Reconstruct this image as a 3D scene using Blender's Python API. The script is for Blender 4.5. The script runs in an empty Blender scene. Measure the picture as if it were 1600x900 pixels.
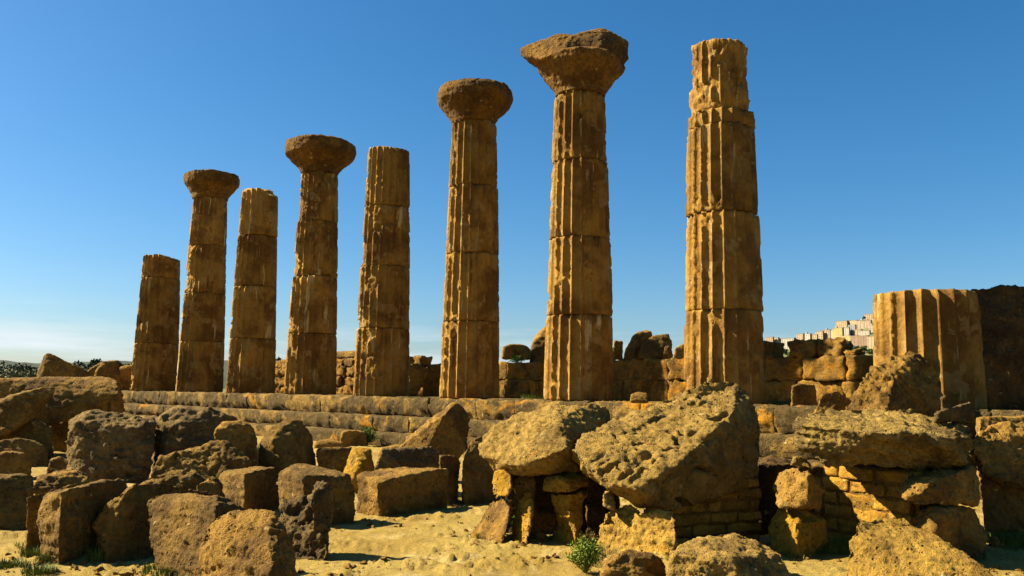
import bpy, bmesh, math, random
import numpy as np
from mathutils import Vector, Matrix

# ------------------------------------------------------------------ camera
F, HZ, ROLL, ZC = 1350.0, 161.0, 0.014, 1.80      # focal length and horizon offset in px of a 1600 px frame
PITCH = math.atan(HZ / F)
sc = bpy.context.scene
col = bpy.data.collections.new("scene"); sc.collection.children.link(col)
cam_d = bpy.data.cameras.new("camera"); cam = bpy.data.objects.new("camera", cam_d); col.objects.link(cam)
cam_d.sensor_width = 36.0; cam_d.lens = 36.0 * F / 1600.0; cam_d.clip_end = 30000; cam_d.clip_start = 0.1
cam.matrix_world = Matrix.Translation((0, 0, ZC)) @ Matrix.Rotation(math.pi / 2 + PITCH, 4, 'X') @ Matrix.Rotation(ROLL, 4, 'Z')
sc.camera = cam

# ------------------------------------------------------------------ sky and sun
SUN_EL, SUN_AZ = math.radians(38), math.radians(-81)       # azimuth from +Y, clockwise
world = bpy.data.worlds.new("World"); sc.world = world; world.use_nodes = True
nt = world.node_tree; nt.nodes.clear()
def N(tree, t, **kw):
    n = tree.nodes.new(t)
    for k, v in kw.items():
        if k in n.inputs: n.inputs[k].default_value = v
        else: setattr(n, k, v)
    return n
sky = N(nt, 'ShaderNodeTexSky'); sky.sky_type = 'NISHITA'; sky.sun_disc = False
sky.sun_elevation = SUN_EL; sky.sun_rotation = SUN_AZ
sky.air_density = 1.0; sky.dust_density = 0.9; sky.ozone_density = 6.0; sky.altitude = 100
bg = N(nt, 'ShaderNodeBackground', Strength=0.050)
out = N(nt, 'ShaderNodeOutputWorld')
# thin streaks of cloud low over the horizon, all the way round
tc = N(nt, 'ShaderNodeTexCoord'); sep = N(nt, 'ShaderNodeSeparateXYZ'); nt.links.new(tc.outputs['Generated'], sep.inputs[0])
mp = N(nt, 'ShaderNodeMapping'); mp.inputs['Scale'].default_value = (3.2, 3.2, 34.0); mp.inputs['Location'].default_value = (1.7, 0.4, 0.0)
nt.links.new(tc.outputs['Generated'], mp.inputs[0])
cn = N(nt, 'ShaderNodeTexNoise', Scale=1.0, Detail=5.0, Roughness=0.55); nt.links.new(mp.outputs[0], cn.inputs['Vector'])
cr = N(nt, 'ShaderNodeMapRange'); cr.inputs[1].default_value = 0.46; cr.inputs[2].default_value = 0.72; nt.links.new(cn.outputs[0], cr.inputs[0])
band = N(nt, 'ShaderNodeMapRange'); band.interpolation_type = 'SMOOTHSTEP'
band.inputs[1].default_value = 0.10; band.inputs[2].default_value = 0.03; nt.links.new(sep.outputs['Z'], band.inputs[0])
mm = N(nt, 'ShaderNodeMath', operation='MULTIPLY'); nt.links.new(cr.outputs[0], mm.inputs[0]); nt.links.new(band.outputs[0], mm.inputs[1])
m2 = N(nt, 'ShaderNodeMath', operation='MULTIPLY'); nt.links.new(mm.outputs[0], m2.inputs[0]); m2.inputs[1].default_value = 0.95
cmix = N(nt, 'ShaderNodeMix', data_type='RGBA'); nt.links.new(m2.outputs[0], cmix.inputs[0]); nt.links.new(sky.outputs[0], cmix.inputs[6])
cmix.inputs[7].default_value = (6.4, 6.8, 7.2, 1)
hs = N(nt, 'ShaderNodeHueSaturation', Saturation=1.24, Hue=0.494, Value=0.82); nt.links.new(cmix.outputs[2], hs.inputs['Color'])
nt.links.new(hs.outputs[0], bg.inputs[0]); nt.links.new(bg.outputs[0], out.inputs[0])

SUN = Vector((math.sin(SUN_AZ) * math.cos(SUN_EL), math.cos(SUN_AZ) * math.cos(SUN_EL), math.sin(SUN_EL)))
sun_d = bpy.data.lights.new("sun", 'SUN'); sun_d.energy = 5.0; sun_d.angle = math.radians(0.5); sun_d.color = (1.0, 0.90, 0.68)
sun = bpy.data.objects.new("sun", sun_d); col.objects.link(sun); sun.rotation_euler = SUN.to_track_quat('Z', 'Y').to_euler()
sun.location = (-40, 20, 60)
vs = sc.view_settings; sc.display_settings.display_device = 'sRGB'
vs.view_transform = 'Standard'; vs.look = 'None'; vs.exposure = 1.78; vs.gamma = 1.0; vs.use_curve_mapping = False
try:
    sc.cycles.max_bounces = 6; sc.cycles.diffuse_bounces = 1; sc.cycles.use_adaptive_sampling = True; sc.cycles.use_denoising = True
except Exception: pass

# ------------------------------------------------------------------ picture <-> place
CP, SP, CR, SR = math.cos(PITCH), math.sin(PITCH), math.cos(ROLL), math.sin(ROLL)
def ray(px, py):
    du, dv = px - 800.0, py - 450.0
    u = du * CR + dv * SR; v = -du * SR + dv * CR
    x, zc = u / F, -v / F
    return np.array([x, CP - zc * SP, SP + zc * CP])
CAM = np.array([0, 0, ZC])
def at(px, py, Y):
    r = ray(px, py); return CAM + r * (Y / r[1])
def on_z(px, py, z=0.0):
    r = ray(px, py); return CAM + r * ((z - ZC) / r[2])
ANG = 0.81205; C8 = np.array([5.4145, 22.134]); SPC = 4.6416; ZS = 1.55
U = np.array([-math.sin(ANG), math.cos(ANG)])            # along the colonnade, away from the camera
NV = np.array([-U[1], U[0]]); NV = NV if NV[1] < 0 else -NV   # towards the camera
def on_plane(px, py, off):
    """point of the vertical plane 'off' metres in front of the column axis"""
    r = ray(px, py); t = ((C8 + NV * off) @ NV) / (r[:2] @ NV); return CAM + r * t

# ------------------------------------------------------------------ numpy noise
rs = np.random.RandomState(11)
PERM = rs.permutation(256).astype(np.int32); PERM = np.concatenate([PERM, PERM, PERM])
GR = rs.normal(size=(256, 3)); GR /= np.linalg.norm(GR, axis=1)[:, None]
def pn(p):
    i = np.floor(p).astype(np.int64); f = p - i; i &= 255
    w = f * f * f * (f * (f * 6 - 15) + 10); r = np.zeros(len(p))
    for a in (0, 1):
        wx = w[:, 0] if a else 1 - w[:, 0]; ax = PERM[(i[:, 0] + a) & 255]
        for b in (0, 1):
            wy = w[:, 1] if b else 1 - w[:, 1]; bx = PERM[(ax + i[:, 1] + b) & 255]
            for c in (0, 1):
                wz = w[:, 2] if c else 1 - w[:, 2]; g = GR[PERM[(bx + i[:, 2] + c) & 255]]
                r += wx * wy * wz * (g[:, 0] * (f[:, 0] - a) + g[:, 1] * (f[:, 1] - b) + g[:, 2] * (f[:, 2] - c))
    return r * 1.6
def fbm(p, o=3, ro=0.5):
    s = np.zeros(len(p)); a = 1.0
    for k in range(o):
        s += a * pn(p * (2.03 ** k) + 17.3 * k); a *= ro
    return s
def sst(x, a, b):
    t = np.clip((x - a) / (b - a), 0, 1); return t * t * (3 - 2 * t)

# ------------------------------------------------------------------ object helpers
def tag(o, label=None, cat=None, group=None, kind=None):
    for k, v in (("label", label), ("category", cat), ("group", group), ("kind", kind)):
        if v: o[k] = v
    return o
def link(name, me, mat=None, parent=None, loc=(0, 0, 0)):
    o = bpy.data.objects.new(name, me); col.objects.link(o); o.location = loc
    if mat is not None and me is not None and not me.materials: me.materials.append(mat)
    if parent is not None: o.parent = parent
    return o
def empty(name, loc, label, cat, group=None):
    o = bpy.data.objects.new(name, None); col.objects.link(o); o.location = loc; o.empty_display_size = 0.2
    return tag(o, label, cat, group, 'thing')
def mesh_np(name, v, f, smooth=True):
    me = bpy.data.meshes.new(name)
    v = np.asarray(v, dtype=np.float32); f = np.asarray(f, dtype=np.int32); n, k = f.shape
    me.vertices.add(len(v)); me.vertices.foreach_set('co', v.ravel())
    me.loops.add(n * k); me.loops.foreach_set('vertex_index', f.ravel())
    me.polygons.add(n); me.polygons.foreach_set('loop_start', np.arange(0, n * k, k, dtype=np.int32))
    try: me.polygons.foreach_set('loop_total', np.full(n, k, dtype=np.int32))
    except Exception: pass
    me.polygons.foreach_set('use_smooth', np.full(n, bool(smooth)))
    me.update(calc_edges=True); me.validate(); return me

# ------------------------------------------------------------------ materials
def new_mat(name):
    m = bpy.data.materials.new(name); m.use_nodes = True; t = m.node_tree
    b = t.nodes['Principled BSDF']; b.inputs['Roughness'].default_value = 0.93
    b.inputs['Specular IOR Level'].default_value = 0.12
    return m, t, b
def mixc(t, fac, a, b, mode='MIX'):
    n = N(t, 'ShaderNodeMix', data_type='RGBA', blend_type=mode)
    for s, v in ((0, fac), (6, a), (7, b)):
        if hasattr(v, 'is_output'): t.links.new(v, n.inputs[s])
        elif s == 0: n.inputs[0].default_value = v
        else: n.inputs[s].default_value = (*v, 1)
    return n.outputs[2]
def noise(t, vec, scale, detail=4.0, rough=0.55, dist=0.0):
    n = N(t, 'ShaderNodeTexNoise', Scale=scale, Detail=detail, Roughness=rough, Distortion=dist); t.links.new(vec, n.inputs['Vector']); return n.outputs[0]
def ramp(t, v, a, b, smooth=True):
    n = N(t, 'ShaderNodeMapRange'); n.interpolation_type = 'SMOOTHSTEP' if smooth else 'LINEAR'
    n.inputs[1].default_value = a; n.inputs[2].default_value = b; t.links.new(v, n.inputs[0]); return n.outputs[0]
def math_n(t, op, a, b):
    n = N(t, 'ShaderNodeMath', operation=op)
    for i, v in enumerate((a, b)):
        if hasattr(v, 'is_output'): t.links.new(v, n.inputs[i])
        else: n.inputs[i].default_value = v
    return n.outputs[0]
def coords(t, obj=True):
    tc = N(t, 'ShaderNodeTexCoord'); oi = N(t, 'ShaderNodeObjectInfo')
    m = N(t, 'ShaderNodeVectorMath', operation='SCALE'); m.inputs[0].default_value = (37.0, 91.0, 53.0); t.links.new(oi.outputs['Random'], m.inputs['Scale'])
    a = N(t, 'ShaderNodeVectorMath', operation='ADD'); t.links.new(tc.outputs['Object'], a.inputs[0]); t.links.new(m.outputs[0], a.inputs[1])
    return a.outputs[0], oi.outputs['Random']
KA = 0.68
def kk(c): return (c[0] * KA, c[1] * KA * 0.945, c[2] * KA * 0.56)
def stone(name, fresh, patina, pale, pat=(0.42, 0.62), palet=(0.60, 0.72), orange=None, orat=(0.58, 0.68), sc_=1.0, bump=0.6, strata=0.0, pits=1.0, place=False):
    m, t, b = new_mat(name); v, rnd = coords(t); fresh, patina, pale = kk(fresh), kk(patina), kk(pale); orange = orange and kk(orange)
    if place: v = N(t, 'ShaderNodeNewGeometry').outputs['Position']
    c = mixc(t, ramp(t, noise(t, v, 1.6 * sc_, 6, 0.62, 0.4), *pat), fresh, patina)
    if orange: c = mixc(t, ramp(t, noise(t, v, 1.1 * sc_, 4, 0.6, 0.6), *orat), c, orange)
    c = mixc(t, ramp(t, noise(t, v, 2.7 * sc_, 7, 0.66), *palet), c, pale)
    c = mixc(t, ramp(t, noise(t, v, 3.4 * sc_, 8, 0.7, 0.2), 0.60, 0.70), c, kk((0.16, 0.115, 0.075)))
    c = mixc(t, ramp(t, noise(t, v, 7.0 * sc_, 8, 0.7, 0.2), 0.63, 0.70), c, kk((0.50, 0.42, 0.30)))
    g = noise(t, v, 14.0 * sc_, 8, 0.7)
    gr = N(t, 'ShaderNodeMapRange'); gr.inputs[1].default_value = 0.25; gr.inputs[2].default_value = 0.75; gr.inputs[3].default_value = 0.50; gr.inputs[4].default_value = 1.5
    t.links.new(g, gr.inputs[0])
    hv = N(t, 'ShaderNodeHueSaturation'); t.links.new(c, hv.inputs['Color']); t.links.new(gr.outputs[0], hv.inputs['Value'])
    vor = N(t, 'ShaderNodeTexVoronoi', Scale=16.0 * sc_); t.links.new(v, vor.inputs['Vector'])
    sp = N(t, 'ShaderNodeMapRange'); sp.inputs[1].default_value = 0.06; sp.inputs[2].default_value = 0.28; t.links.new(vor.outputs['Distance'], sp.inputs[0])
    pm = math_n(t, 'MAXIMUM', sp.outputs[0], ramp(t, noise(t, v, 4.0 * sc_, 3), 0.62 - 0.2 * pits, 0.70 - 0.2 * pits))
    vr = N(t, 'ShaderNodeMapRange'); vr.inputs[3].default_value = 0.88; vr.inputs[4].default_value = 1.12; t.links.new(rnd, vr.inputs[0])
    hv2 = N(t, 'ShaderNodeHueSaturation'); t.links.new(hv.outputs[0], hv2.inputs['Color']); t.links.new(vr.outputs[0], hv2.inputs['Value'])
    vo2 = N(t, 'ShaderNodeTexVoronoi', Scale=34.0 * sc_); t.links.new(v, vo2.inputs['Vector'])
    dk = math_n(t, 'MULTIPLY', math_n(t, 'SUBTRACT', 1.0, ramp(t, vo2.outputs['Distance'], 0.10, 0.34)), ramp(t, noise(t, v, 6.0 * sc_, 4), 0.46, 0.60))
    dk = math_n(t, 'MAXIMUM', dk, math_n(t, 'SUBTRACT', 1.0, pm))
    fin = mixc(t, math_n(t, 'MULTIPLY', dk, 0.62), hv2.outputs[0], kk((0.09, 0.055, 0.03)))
    t.links.new(fin, b.inputs['Base Color'])
    h = math_n(t, 'SUBTRACT', math_n(t, 'ADD', math_n(t, 'MULTIPLY', g, 1.2), math_n(t, 'MULTIPLY', pm, 0.8)), math_n(t, 'MULTIPLY', dk, 0.7))
    h = math_n(t, 'ADD', h, math_n(t, 'MULTIPLY', noise(t, v, 48 * sc_, 5, 0.7), 0.5))
    if strata:
        w = N(t, 'ShaderNodeMapping'); w.inputs['Scale'].default_value = (1.2, 1.2, 16.0); w.inputs['Rotation'].default_value = (0.1, 0.22, 0); t.links.new(v, w.inputs[0])
        h = math_n(t, 'ADD', h, math_n(t, 'MULTIPLY', noise(t, w.outputs[0], 1.5, 5, 0.6), strata))
    bp = N(t, 'ShaderNodeBump', Strength=min(1.0, bump * 1.5), Distance=0.06 / sc_); t.links.new(h, bp.inputs['Height']); t.links.new(bp.outputs[0], b.inputs['Normal'])
    return m
OCH, BRN, GRY, PAL, ORA = (0.36, 0.205, 0.062), (0.17, 0.095, 0.036), (0.135, 0.095, 0.055), (0.50, 0.37, 0.19), (0.46, 0.215, 0.028)
M = {}
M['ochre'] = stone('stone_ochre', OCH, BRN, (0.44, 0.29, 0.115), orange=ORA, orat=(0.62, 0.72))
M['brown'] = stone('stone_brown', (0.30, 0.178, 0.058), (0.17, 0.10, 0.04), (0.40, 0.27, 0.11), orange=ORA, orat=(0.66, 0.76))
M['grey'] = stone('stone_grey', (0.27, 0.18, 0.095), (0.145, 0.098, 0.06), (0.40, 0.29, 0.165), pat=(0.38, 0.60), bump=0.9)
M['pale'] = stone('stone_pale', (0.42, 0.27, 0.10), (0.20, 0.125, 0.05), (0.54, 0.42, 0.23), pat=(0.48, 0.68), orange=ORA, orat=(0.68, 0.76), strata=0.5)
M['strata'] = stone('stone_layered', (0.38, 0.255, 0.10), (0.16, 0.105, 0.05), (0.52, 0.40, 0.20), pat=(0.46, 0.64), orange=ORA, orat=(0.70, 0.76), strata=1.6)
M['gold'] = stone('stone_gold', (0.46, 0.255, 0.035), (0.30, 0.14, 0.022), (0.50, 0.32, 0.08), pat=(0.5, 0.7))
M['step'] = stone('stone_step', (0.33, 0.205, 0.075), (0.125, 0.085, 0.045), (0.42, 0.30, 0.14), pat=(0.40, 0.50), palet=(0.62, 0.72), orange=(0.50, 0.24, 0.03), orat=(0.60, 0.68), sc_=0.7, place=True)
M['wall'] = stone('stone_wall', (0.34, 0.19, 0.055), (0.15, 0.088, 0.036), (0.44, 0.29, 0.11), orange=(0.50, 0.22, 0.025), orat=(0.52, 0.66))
M['shade_dark'] = stone('stone_shade_dark', (0.13, 0.075, 0.035), (0.07, 0.042, 0.024), (0.17, 0.105, 0.05))  # ordinary stone with deep shade painted into its colour
M['honey'] = stone('stone_honey', (0.45, 0.275, 0.075), (0.28, 0.165, 0.05), (0.54, 0.40, 0.18), pat=(0.46, 0.66), orange=(0.50, 0.26, 0.03), orat=(0.60, 0.68))
M['brick'] = stone('brick_tufa', (0.50, 0.275, 0.05), (0.36, 0.18, 0.035), (0.52, 0.33, 0.09), sc_=1.6, bump=0.45)
M['mortar'] = stone('mortar', (0.34, 0.19, 0.045), (0.22, 0.12, 0.03), (0.38, 0.24, 0.07))
def shaft_mat():
    m, t, b = new_mat('stone_shaft'); v, rnd = coords(t)
    c = mixc(t, ramp(t, noise(t, v, 0.8, 5, 0.6, 0.5), 0.40, 0.62), (0.29, 0.157, 0.028), (0.145, 0.07, 0.014))
    st = N(t, 'ShaderNodeMapping'); st.inputs['Scale'].default_value = (3.0, 3.0, 0.35); t.links.new(v, st.inputs[0])
    c = mixc(t, ramp(t, noise(t, st.outputs[0], 1.3, 5, 0.6), 0.55, 0.75), c, (0.07, 0.034, 0.011))
    c = mixc(t, ramp(t, noise(t, v, 1.7, 6, 0.62, 0.3), 0.57, 0.60), c, (0.26, 0.158, 0.045))
    c = mixc(t, ramp(t, noise(t, st.outputs[0], 0.9, 6, 0.66, 0.3), 0.60, 0.65), c, (0.41, 0.30, 0.12))
    g = noise(t, v, 9.0, 8, 0.7)
    gr = N(t, 'ShaderNodeMapRange'); gr.inputs[1].default_value = 0.25; gr.inputs[2].default_value = 0.75; gr.inputs[3].default_value = 0.7; gr.inputs[4].default_value = 1.25
    t.links.new(g, gr.inputs[0])
    hv = N(t, 'ShaderNodeHueSaturation'); t.links.new(c, hv.inputs['Color']); t.links.new(gr.outputs[0], hv.inputs['Value'])
    vr = N(t, 'ShaderNodeMapRange'); vr.inputs[3].default_value = 0.78; vr.inputs[4].default_value = 1.2; t.links.new(rnd, vr.inputs[0])
    h2 = N(t, 'ShaderNodeHueSaturation'); t.links.new(hv.outputs[0], h2.inputs['Color']); t.links.new(vr.outputs[0], h2.inputs['Value']); t.links.new(h2.outputs[0], b.inputs['Base Color'])
    bp = N(t, 'ShaderNodeBump', Strength=0.8, Distance=0.08); t.links.new(g, bp.inputs['Height']); t.links.new(bp.outputs[0], b.inputs['Normal'])
    return m
M['shaft'] = shaft_mat()
M['capital'] = stone('stone_capital', (0.25, 0.135, 0.042), (0.125, 0.068, 0.028), (0.35, 0.215, 0.085), sc_=0.6, bump=0.6)
def ground_mat():
    m, t, b = new_mat('sandy_ground'); tc = N(t, 'ShaderNodeTexCoord'); v = tc.outputs['Object']
    c = mixc(t, ramp(t, noise(t, v, 0.5, 6, 0.6, 0.5), 0.40, 0.62), (0.27, 0.186, 0.042), (0.22, 0.14, 0.026))
    c = mixc(t, ramp(t, noise(t, v, 1.4, 7, 0.65, 0.4), 0.54, 0.66), c, (0.32, 0.235, 0.08))
    c = mixc(t, ramp(t, noise(t, v, 11, 7, 0.7), 0.60, 0.70), c, (0.125, 0.073, 0.018))
    n2 = noise(t, v, 55, 4, 0.7)
    c = mixc(t, ramp(t, n2, 0.56, 0.64), c, (0.075, 0.043, 0.013))
    c = mixc(t, ramp(t, noise(t, v, 3.6, 8, 0.72, 0.3), 0.53, 0.64), c, (0.185, 0.115, 0.03))
    # scrub and dry grass beyond the ruins
    ln = N(t, 'ShaderNodeVectorMath', operation='LENGTH'); t.links.new(v, ln.inputs[0])
    far = mixc(t, ramp(t, noise(t, v, 0.05, 6, 0.6), 0.42, 0.58), (0.055, 0.065, 0.022), (0.20, 0.15, 0.06))
    c = mixc(t, ramp(t, ln.outputs['Value'], 48, 70), c, far)
    t.links.new(c, b.inputs['Base Color'])
    h = math_n(t, 'ADD', noise(t, v, 9, 9, 0.72), math_n(t, 'MULTIPLY', n2, 0.3))
    bp = N(t, 'ShaderNodeBump', Strength=0.7, Distance=0.05); t.links.new(h, bp.inputs['Height']); t.links.new(bp.outputs[0], b.inputs['Normal'])
    return m
M['ground'] = ground_mat()
def leaf_mat(name, a, bcol, sc_=8.0):
    m, t, b = new_mat(name); v, rnd = coords(t)
    c = mixc(t, noise(t, v, sc_, 3), a, bcol); t.links.new(c, b.inputs['Base Color']); b.inputs['Roughness'].default_value = 0.7
    return m
M['leaf_dark'] = leaf_mat('leaf_dark', (0.018, 0.030, 0.010), (0.05, 0.06, 0.022), 0.8)
M['leaf_city'] = leaf_mat('leaf_city', (0.03, 0.055, 0.014), (0.07, 0.10, 0.03), 0.2)
M['leaf_bush'] = leaf_mat('leaf_bush', (0.045, 0.06, 0.022), (0.12, 0.11, 0.045), 1.5)
M['herb'] = leaf_mat('herb', (0.035, 0.085, 0.012), (0.10, 0.16, 0.02))
M['fennel'] = leaf_mat('fennel', (0.06, 0.10, 0.008), (0.17, 0.19, 0.02))
M['grass'] = leaf_mat('grass', (0.05, 0.085, 0.010), (0.14, 0.15, 0.028))
M['dry'] = leaf_mat('dry_grass', (0.20, 0.15, 0.045), (0.11, 0.10, 0.024))
M['bark'] = leaf_mat('bark', (0.07, 0.05, 0.03), (0.12, 0.09, 0.06))
M['hill'] = leaf_mat('hill_scrub', (0.020, 0.030, 0.015), (0.055, 0.057, 0.03), 0.012)
M['cityhill'] = leaf_mat('city_hill', (0.045, 0.065, 0.02), (0.17, 0.15, 0.07), 0.03)

# ------------------------------------------------------------------ ground, one sheet to the horizon
def ground_h(x, y):
    p = np.stack([x, y, np.zeros_like(x)], 1); d = np.hypot(x, y)
    near = 1 - sst(d, 26, 40)
    h = 0.05 * fbm(p * 0.35, 3) + 0.010 * fbm(p * 1.7, 3) + 0.011 * fbm(p * 5.0, 4, 0.6)
    lg = fbm(p * np.array([0.8, 1.7, 1]) + 5.1, 5, 0.62); patch = sst(lg, 0.24, 0.33)       # bare bedrock showing through the dirt
    h += patch * (0.018 + 0.045 * np.abs(fbm(p * 5.5 + 3, 4, 0.62))) + 0.006 * np.clip(fbm(p * 14.0, 3, 0.6), 0, 1)
    far = sst(d, 70, 600); hf = far * (-6 + 10 * fbm(p * 0.004, 3))
    return np.clip(h, -0.06, 0.11) * near - 0.012 + hf
def build_ground():
    az = np.concatenate([np.arange(-40, 40, 0.16), np.arange(40, 320, 4.0)]); az = np.radians(az)
    rr = [3.2]
    while rr[-1] < 42: rr.append(rr[-1] * 1.0085)
    while rr[-1] < 12000: rr.append(rr[-1] * 1.12)
    rr = np.array(rr); na, nr = len(az), len(rr)
    R_, A_ = np.meshgrid(rr, az, indexing='ij'); x, y = (R_ * np.sin(A_)).ravel(), (R_ * np.cos(A_)).ravel()
    v = np.stack([x, y, ground_h(x, y)], 1); v = np.vstack([v, [[0, 0, -0.01]]])
    i, j = np.meshgrid(np.arange(nr - 1), np.arange(na), indexing='ij'); j2 = (j + 1) % na
    f = np.stack([i * na + j, i * na + j2, (i + 1) * na + j2, (i + 1) * na + j], -1).reshape(-1, 4)
    me = mesh_np('ground', v, f)
    bm = bmesh.new(); bm.from_mesh(me); bm.verts.ensure_lookup_table()
    c = bm.verts[len(v) - 1]
    for k in range(na): bm.faces.new((c, bm.verts[(k + 1) % na], bm.verts[k]))
    bmesh.ops.recalc_face_normals(bm, faces=bm.faces); bm.to_mesh(me); bm.free()
    for p in me.polygons: p.use_smooth = True
    if me.polygons[0].normal.z < 0: me.flip_normals()
    tag(link('ground', me, M['ground']), kind='structure')
build_ground()

# ------------------------------------------------------------------ weathered ashlar blocks
_ash = {}
def ashlar(l, d, h, seed, rad=0.05, rough=0.02, step=0.07, cache=False, rx=1.0, org=None):
    """a block centred on x,y with its foot at z=0: rounded, chipped, uneven"""
    key = (round(l, 2), round(d, 2), round(h, 2), seed, rad, rough, step)
    if cache and key in _ash: return _ash[key]
    n = [max(2, int(round(q / step))) for q in (l, d, h)]; hs = np.array([l, d, h]) / 2
    V, Fc, off = [], [], 0
    for ax in range(3):
        a, b_ = [(1, 2), (2, 0), (0, 1)][ax]
        ua = np.linspace(-1, 1, n[a] + 1) * hs[a]; ub = np.linspace(-1, 1, n[b_] + 1) * hs[b_]
        A, B = np.meshgrid(ua, ub, indexing='ij')
        for s in (-1, 1):
            P = np.zeros(A.shape + (3,)); P[..., a] = A; P[..., b_] = B; P[..., ax] = s * hs[ax]
            V.append(P.reshape(-1, 3)); i, j = np.meshgrid(np.arange(n[a]), np.arange(n[b_]), indexing='ij'); w = n[b_] + 1
            q = np.stack([i * w + j, (i + 1) * w + j, (i + 1) * w + j + 1, i * w + j + 1], -1).reshape(-1, 4) + off
            Fc.append(q if s > 0 else q[:, ::-1]); off += len(V[-1])
    v = np.vstack(V); f = np.vstack(Fc)
    k = np.round(v / 1e-4).astype(np.int64); _, idx, inv = np.unique(k, axis=0, return_index=True, return_inverse=True); inv = inv.ravel()
    v = v[idx]; f = inv[f]; so = np.array([seed * 7.31 % 97, seed * 3.77 % 89, seed * 5.13 % 83])
    if org is not None: so = np.array(org, dtype=float)
    rr = np.clip(rad * (1.0 + 1.3 * fbm(v * 2.2 + so, 3)), 0.008, min(hs) * 0.8)[:, None]
    v = v * np.array([rx, 1, 1]); h0 = hs; hs = hs * np.array([rx, 1, 1])
    cl = np.clip(v, -(hs - rr), hs - rr)
    if org is not None: cl[:, 0] = v[:, 0]
    dv = v - cl; ln = np.linalg.norm(dv, axis=1)[:, None]
    v = cl + dv / np.maximum(ln, 1e-6) * np.minimum(ln, rr)
    v = v / np.array([rx, 1, 1]); hs = h0
    nr = v / hs; nr = nr / np.maximum(np.linalg.norm(nr, axis=1)[:, None], 1e-6)
    if org is not None: nr[:, 0] = 0
    v = v + nr * (rough * (fbm(v * 3.1 + so + 31, 4, 0.6) - 0.35))[:, None]
    if org is not None: v[:, 1] -= np.where(v[:, 1] > 0, 0.09 * sst(-v[:, 2] / hs[2], 0.05, 0.85) * (1.0 + 0.8 * fbm(v * np.array([1.1, 0, 0]) + so + 5, 2)), 0)
    v[:, 2] += hs[2]
    me = mesh_np('block', v, f)
    if cache: _ash[key] = me
    return me

# ------------------------------------------------------------------ rocks: hulls of corner points, remeshed, then weathered
PENDING = []; FEET = []
def prism(Y0, T, pts, bs=0.85):
    """front outline (px, py, extra depth), extruded T metres along the line of sight of its middle"""
    P = np.array([at(p[0], p[1], Y0 + (p[2] if len(p) > 2 else 0.0)) for p in pts])
    c = P.mean(0); dr = np.array([c[0], c[1], 0.0]); dr /= np.linalg.norm(dr); y0 = P[:, 1].min()
    sh = np.maximum(0.02, T - (P[:, 1] - y0) * 0.7)
    B = c + (P - c) * np.array([bs, bs, bs]); B += dr * sh[:, None] - np.array([0, 0, 0])
    B[:, 2] = np.minimum(B[:, 2], P[:, 2])
    return np.vstack([P, B])
def raw(pts): return np.array([at(*p) for p in pts])
def rock(name, label, cat, hulls, mat='ochre', vox=None, a=(0.05, 0.03, 0.03), sm=4, parent=None, strata=None, lathe=None, group=None, foot=None, fq=1.0, chips=0, hollows=()):
    """a = (large dents, lumps, pits) in metres"""
    PENDING.append(dict(name=name, label=label, cat=cat, hulls=hulls, mat=mat, vox=vox, a=a, sm=sm, parent=parent, strata=strata, lathe=lathe, group=group, foot=foot, fq=fq, chips=chips, hollows=hollows))
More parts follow.
